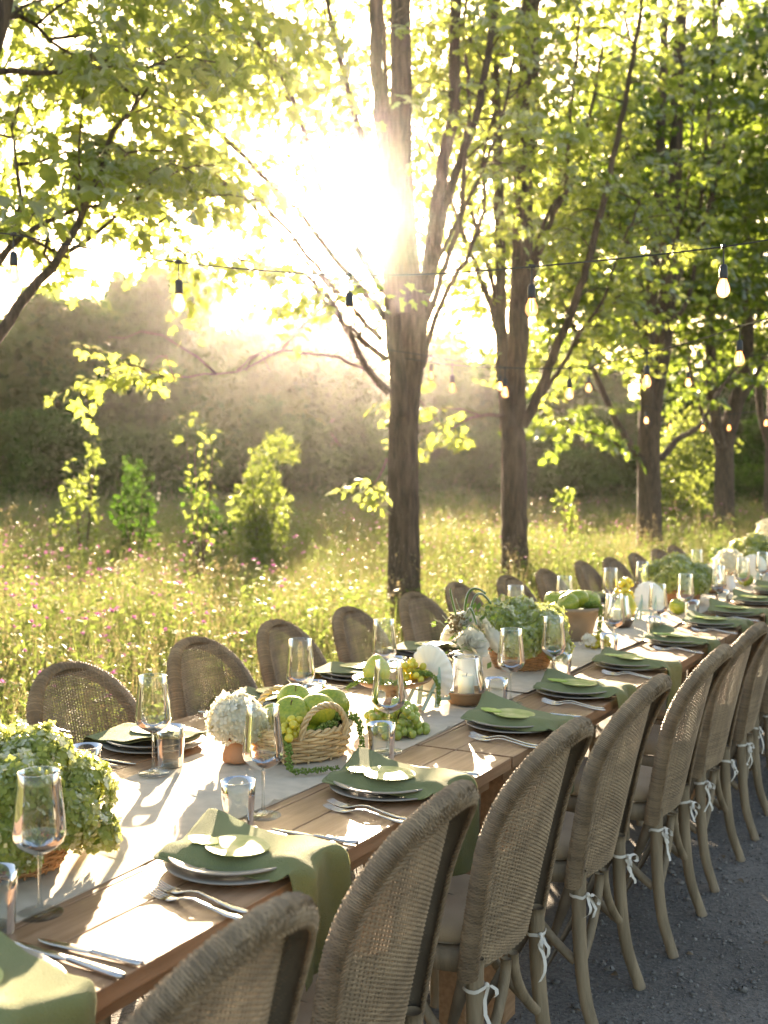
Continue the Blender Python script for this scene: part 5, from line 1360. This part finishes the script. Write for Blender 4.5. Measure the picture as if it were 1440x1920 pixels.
amaranth('green amaranth tassel spilling down the right side of the willow basket', [(BX_ + KB * .06, BY_ + KB * .03, zr + KB * .085), (BX_ + KB * .095, BY_ + KB * .07, zr + KB * .092), (BX_ + KB * .115, BY_ + KB * .085, zr + KB * .075), (BX_ + KB * .124, BY_ + KB * .085, zr + KB * .03), (BX_ + KB * .130, BY_ + KB * .075, zr + KB * .008), (BX_ + KB * .150, BY_ + KB * .03, zr + KB * .007), (BX_ + KB * .168, BY_ - KB * .035, zr + KB * .007)])
amaranth('green amaranth tassel lying on the runner before the willow basket', [(BX_ + KB * .03, BY_ - KB * .115, zr + KB * .075), (BX_ + KB * .065, BY_ - KB * .150, zr + KB * .05), (BX_ + KB * .085, BY_ - KB * .170, zr + KB * .010), (BX_ + KB * .125, BY_ - KB * .145, zr + KB * .007), (BX_ + KB * .165, BY_ - KB * .095, zr + KB * .007)])
amaranth('green amaranth curled under the handle of the willow basket', [(BX_ + KB * .075, BY_ - KB * .045, zr + KB * .072), (BX_ + KB * .088, BY_ - KB * .01, zr + KB * .085), (BX_ + KB * .080, BY_ + KB * .03, zr + KB * .075), (BX_ + KB * .04, BY_ + KB * .04, zr + KB * .08)])
# fruit stand behind it
SX, SY = -1.655, 3.0
pot('fruit_stand', 'dark wooden pedestal bowl of grapes behind the willow basket', (SX, SY, zr), [(.0002, 0), (.055, 0), (.057, .006), (.030, .016), (.020, .035), (.020, .055), (.045, .068), (.090, .078), (.122, .095), (.124, .100), (.118, .100), (.085, .084), (.0002, .078)], M['woodbowl'], 'fruit stand')
fruit('yellow_pear', PEAR, M['pear'], 'golden green pear standing on the wooden fruit stand', (SX - .02, SY - .062, zr + .128), .046, (.15, .1, 0), 'pear')
grapes('grapes heaped at the right of the wooden fruit stand', (SX + .045, SY + .045, zr + .086), pile(26, .055, .055, .055), 'ygrape')
amaranth('beaded amaranth tassel hanging off the right rim of the fruit stand', [(SX + .06, SY + .03, zr + .112), (SX + .105, SY + .05, zr + .112), (SX + .128, SY + .055, zr + .085), (SX + .132, SY + .055, zr + .05), (SX + .130, SY + .06, zr + .02)], .010, .007)
amaranth('beaded amaranth tassel along the left rim of the fruit stand', [(SX + .09, SY - .075, zr + .10), (SX + .04, SY - .115, zr + .108), (SX - .03, SY - .135, zr + .11), (SX - .07, SY - .15, zr + .085)], .010, .008)
grapes('big bunch of green grapes lying on the runner before the fruit stand', (-1.500, 2.745, zr - .002), pile(78, .09, .115, .08), 'grape', 0, .0118)

# scalloped signs on easels
def sign(label, loc, rz, elab, s=1.0):
    t = thing('scalloped_disc', label, 'table sign', loc, rz, 'scalloped white table signs'); t.scale = (s,) * 3
    a = np.linspace(0, 2 * PI, 97)[:-1]; rr = .098 + .0028 * np.abs(np.sin(a * 9)) * 2
    mb = MB(); rows = []
    for k, z in ((.0005, .004), (.62, .004), (.72, .0055), (.9, .011), (1.0, .012), (1.0, .008), (.9, .006), (.7, 0), (.0005, 0)):
        r = rr * k if k > .8 else .098 * k + 0 * a
        rows.append(np.stack([z + .0016 * np.cos(a * 18) * max(0, k - .6) / .4, r * np.cos(a), r * np.sin(a) + .125], -1))
    mb.grid(np.array(rows), wrap_v=True); o = mb.obj('disc', M['white'], t); o.rotation_euler = (0, -.14, 0)
    e = thing('sign_easel', elab, 'easel', loc, rz, 'sage easels of the table signs'); e.scale = (s,) * 3
    for y in (-.045, .045):
        mb = MB()
        def bar(p, q, w0, w1, th):
            p, q = np.array(p), np.array(q); d = q - p; d /= np.linalg.norm(d); n_ = np.array([-d[2], 0, d[0]]); k = np.array([0, th, 0])
            V = [p - n_ * w0 - k, p + n_ * w0 - k, p + n_ * w0 + k, p - n_ * w0 + k, q - n_ * w1 - k, q + n_ * w1 - k, q + n_ * w1 + k, q - n_ * w1 + k]
            mb.add(V, [[0, 3, 2, 1], [4, 5, 6, 7], [0, 1, 5, 4], [1, 2, 6, 5], [2, 3, 7, 6], [3, 0, 4, 7]])
        bar((-.012, y, .165), (-.034, y, .0), .006, .010, .004)      # back upright
        bar((-.020, y, .030), (.030, y, .026), .006, .006, .004)      # ledge
        bar((.030, y, .022), (.034, y, .052), .005, .005, .004)       # lip
        bar((-.022, y, .115), (-.105, y, .0), .006, .007, .004)       # rear strut
        mb.obj('side_frame', M['easel'], e, False, .001)
    mb = MB(); mb.tube([(-.062, -.062, .060), (-.062, .062, .060)], .004, 8); mb.obj('cross_rod', M['easel'], e)
    return t
sign('white scalloped disc blazing with sun beside the fruit stand', (-1.575, 3.13, zr), R(72), 'sage easel holding the blazing white disc beside the fruit stand', .86)
sign('upright white scalloped disc before the third green hydrangea', (-1.565, 5.50, zr), R(78), 'sage easel of the sign before the third hydrangea', .85)
sign('far white scalloped disc near the end of the table', (-1.50, 7.75, zr), R(80), 'sage easel of the far scalloped disc', .85)

# hurricane candles
def hurricane(label, loc, wood, s=1.0):
    t = thing('hurricane_candle', label, 'candle holder', loc, 0, 'hurricane candles on turned bowls'); t.scale = (s,) * 3
    lathe_obj('wooden_bowl', [(.0002, 0), (.050, 0), (.056, .004), (.064, .018), (.072, .036), (.0745, .042), (.070, .042), (.060, .034), (.0002, .030)], wood, t, 40)
    lathe_obj('glass_shade', [(.0605, .036), (.0615, .050), (.058, .072), (.050, .105), (.0435, .145), (.0425, .148), (.0420, .145), (.0485, .105), (.0565, .072), (.0600, .050), (.0590, .036)], M['glass'], t, 40)
    c = lathe_obj('candle', [(.0002, .031), (.0255, .031), (.0260, .034), (.0260, .084), (.0245, .0865), (.012, .0845), (.0002, .0840)], M['candle'], t, 28)
    mb = MB(); mb.tube([(0, 0, .083), (.001, 0, .090), (.003, 0, .096)], .0011, 5); mb.obj('wick', M['wick'], c)
    return t
hurricane('hurricane candle in a turned wooden bowl, right of the blazing disc', (-1.500, 3.205, zr), M['woodbowl'])
hurricane('hurricane candle in a dark bowl behind the clay fruit bowl', (-1.62, 5.16, zr), M['darkbowl'])
hurricane('far hurricane candle with a white candle beside the third hydrangea', (-1.60, 6.98, zr), M['woodbowl'], 1.15)

# white rose arrangement in a white vase
VX, VY = -1.62, 3.47
pot('white_vase', 'white vase holding white roses, behind the hurricane candle', (VX, VY, zr), [(.0002, 0), (.045, 0), (.050, .005), (.054, .05), (.050, .095), (.043, .110), (.046, .116), (.041, .116), (.039, .105), (.047, .05), (.0002, .012)], M['white'], 'vase')
fl = thing('flower_arrangement', 'loose arrangement of white roses and drooping green stems in the white vase', 'flowers', (VX, VY, zr + .10))
def rose(c, r, ax):
    mb = MB(); ax = np.array(ax, float); ax /= np.linalg.norm(ax); a = np.cross(ax, (0.3, .2, .9)); a /= np.linalg.norm(a); b = np.cross(ax, a)
    for layer in range(6):
        k = 3 + layer; rad = r * (.15 + .17 * layer); op = .15 + .22 * layer
        for q in range(k):
            th = q * 2 * PI / k + layer * .7; e = math.cos(th) * a + math.sin(th) * b; f = -math.sin(th) * a + math.cos(th) * b
            u = np.linspace(0, 1, 5)[:, None, None]; v = np.linspace(-1, 1, 5)[None, :, None]
            w = r * (.30 + .10 * layer) * np.sin(np.clip(u * 2.2 + .5, 0, PI)) 
            P = np.array(c) + e * rad * (.35 + .65 * u ** .7) + ax * r * (1.0 * u * math.cos(op * .8) - .25 * layer * .25) + e * r * .35 * op * u ** 2 + f * w * v - e * r * .22 * v ** 2 * (1 - .3 * u) + rng.normal(0, r * .02, (5, 5, 3))
            mb.grid(P)
    return mb.obj('rose', M['petal'], fl)
rose((.050, -.07, .055), .043, (.6, -.4, .5)); rose((.075, .035, .055), .046, (.7, .4, .4)); rose((-.005, -.03, .125), .034, (.1, -.4, .9)); rose((.01, .085, .10), .032, (.2, .6, .7)); rose((-.06, .02, .07), .040, (-.6, .1, .6))
def drooper(p0, p1, p2, r=.0065):
    t = np.linspace(0, 1, 14)[:, None]; P = (1 - t) ** 2 * np.array(p0) + 2 * t * (1 - t) * np.array(p1) + t ** 2 * np.array(p2)
    mb = MB(); mb.tube(P, np.where(t[:, 0] < .3, .0025, r) * (1 - .35 * t[:, 0]), 7, flat=(1, .8)); mb.obj('drooping_spike', M['sprig'], fl)
drooper((0, 0, 0), (-.03, -.02, .30), (.05, .04, .215)); drooper((0, 0, 0), (-.02, .05, .30), (.03, .13, .17)); drooper((0, 0, 0), (-.05, -.05, .24), (-.04, -.05, .235)); drooper((0, 0, 0), (.02, -.07, .27), (.06, -.055, .12)); 
mb = MB()
for k in range(7):
    e = np.array([random.uniform(-.1, .1), random.uniform(-.16, .16), random.uniform(.12, .26)]); t = np.linspace(0, 1, 6)[:, None]
    mb.tube(e * t + np.array([0, 0, -.06]) * (1 - t) + .012 * np.sin(t * 4), .0016, 5)
mb.obj('stems', M['sprig'], fl, kind='stuff')
mb = MB()
for k in range(150):
    p = np.array([random.gauss(.02, .05), random.gauss(0, .085), random.uniform(-.01, .17)]); leaflets(mb, p, 1, .036, .006, -.01, .01)
mb.obj('foliage', M['sprig'], fl, False, kind='stuff')
mb = MB()
for k in range(40):
    p = np.array([.03 + random.gauss(0, .010), -.155 + random.gauss(0, .022), .135 + random.gauss(0, .012)]); mb.ball(p, random.uniform(.004, .007), 6, 5)
mb.obj('seed_sprig', M['straw'], fl, kind='stuff')

# clay bowl with green fruit
CXb, CYb = -1.68, 4.66
pot('clay_bowl', 'tall pale clay bowl of green fruit beside the second hydrangea', (CXb, CYb, zr), [(.0002, 0), (.085, 0), (.090, .005), (.110, .08), (.128, .125), (.150, .138), (.152, .150), (.144, .152), (.120, .132), (.08, .02), (.0002, .015)], M['greypot'], 'bowl')
for p, s, lab in [((.02, -.085, .165), .050, 'green apple at the left of the clay bowl'), ((.03, .0, .180), .052, 'green apple on top in the clay bowl'), ((.06, .075, .168), .050, 'green apple at the right of the clay bowl'), ((-.06, -.03, .17), .048, 'green apple at the back of the clay bowl, bright rim'), ((-.05, .07, .165), .046, 'green apple at the far back right of the clay bowl')]:
    fruit('green_apple', APPLE, M['apple'], lab, (CXb + p[0], CYb + p[1], zr + p[2]), s, (random.uniform(-.6, .6), random.uniform(-.6, .6), 0), 'apple', 'green apples in the clay bowl')
pot('fruit_bed', 'bed of moss the apples lie on in the clay bowl', (CXb, CYb, zr), [(.0002, .132), (.09, .132), (.125, .128), (.118, .11), (.0002, .10)], M['sprig'], 'moss')
amaranth('flat green amaranth tassel hanging over the clay bowl front', [(CXb + .06, CYb + .0, zr + .155), (CXb + .12, CYb - .03, zr + .168), (CXb + .150, CYb - .035, zr + .150), (CXb + .146, CYb - .035, zr + .08), (CXb + .142, CYb - .035, zr + .03)], .012, .010)
grapes('small heap of grapes and blossom on the runner before the clay bowl', (-1.495, 4.50, zr), pile(24, .05, .06, .05), 'ygrape', 0, .0115)
mb = MB(); florets('b', mb, 60, (0, 0, .03), .03, .011, None, None, -.2); o = mb.obj('white_blossom', M['petal'], None, False); o.location = (-1.52, 4.43, zr); tag(o, 'small white blossom beside the heap of grapes before the clay bowl', 'blossom')
# yellow grapes over a pear
fruit('yellow_pear', PEAR, M['pear'], 'large green pear under the yellow grapes, before the third hydrangea', (-1.70, 5.53, zr + .06), .060, (.2, .2, 0), 'pear')
grapes('yellow grapes heaped on the large green pear, before the third hydrangea', (-1.71, 5.56, zr + .08), [(x * 1.0, y * 1.2, z + .02) for x, y, z in pile(34, .05, .06, .085)] , 'ygrape', 0, .0125)
pot('wooden_stand', 'low wooden stand under the yellow grapes and pear', (-1.72, 5.60, zr), [(.0002, 0), (.06, 0), (.062, .008), (.03, .02), (.03, .07), (.075, .09), (.078, .098), (.0002, .098)], M['woodbowl'], 'stand')
fruit('green_apple', APPLE, M['apple'], 'green apple on the runner right of the upright sign', (-1.50, 5.78, zr + .040), .045, (.4, .2, 0), 'apple')
fruit('green_apple', APPLE, M['apple'], 'lone green apple on the runner near the far scalloped disc', (-1.50, 7.45, zr + .046), .052, (.3, .3, 0), 'apple')
# small potted plant far down the table
pot('terracotta_pot', 'small terracotta pot at the far end of the table', (-1.72, 7.85, zr), [(.0002, 0), (.045, 0), (.062, .085), (.068, .088), (.068, .10), (.060, .10), (.0002, .09)], M['terracotta'], 'plant pot')
t = thing('potted_herb', 'bushy dark green herb in the small terracotta pot, far end', 'plant', (-1.72, 7.85, zr + .09))
mobj('foliage', crown_mesh(700, [((0, 0, .05), (.085, .085, .07))], .035, 'sprig'), None, t, kind='stuff')
# ================================================================ air
hm, N, L, out = new_mat('haze')
vol = N.new('ShaderNodeVolumePrincipled'); vol.inputs['Color'].default_value = (1.0, .95, .92, 1); vol.inputs['Density'].default_value = .00036
vol.inputs['Anisotropy'].default_value = .95
L.new(vol.outputs[0], out.inputs['Volume'])
mb = MB(); mb.box((0, 25, 6.5), (160, 130, 15.0)); hz = mb.obj('haze', hm, None, False, kind='stuff')
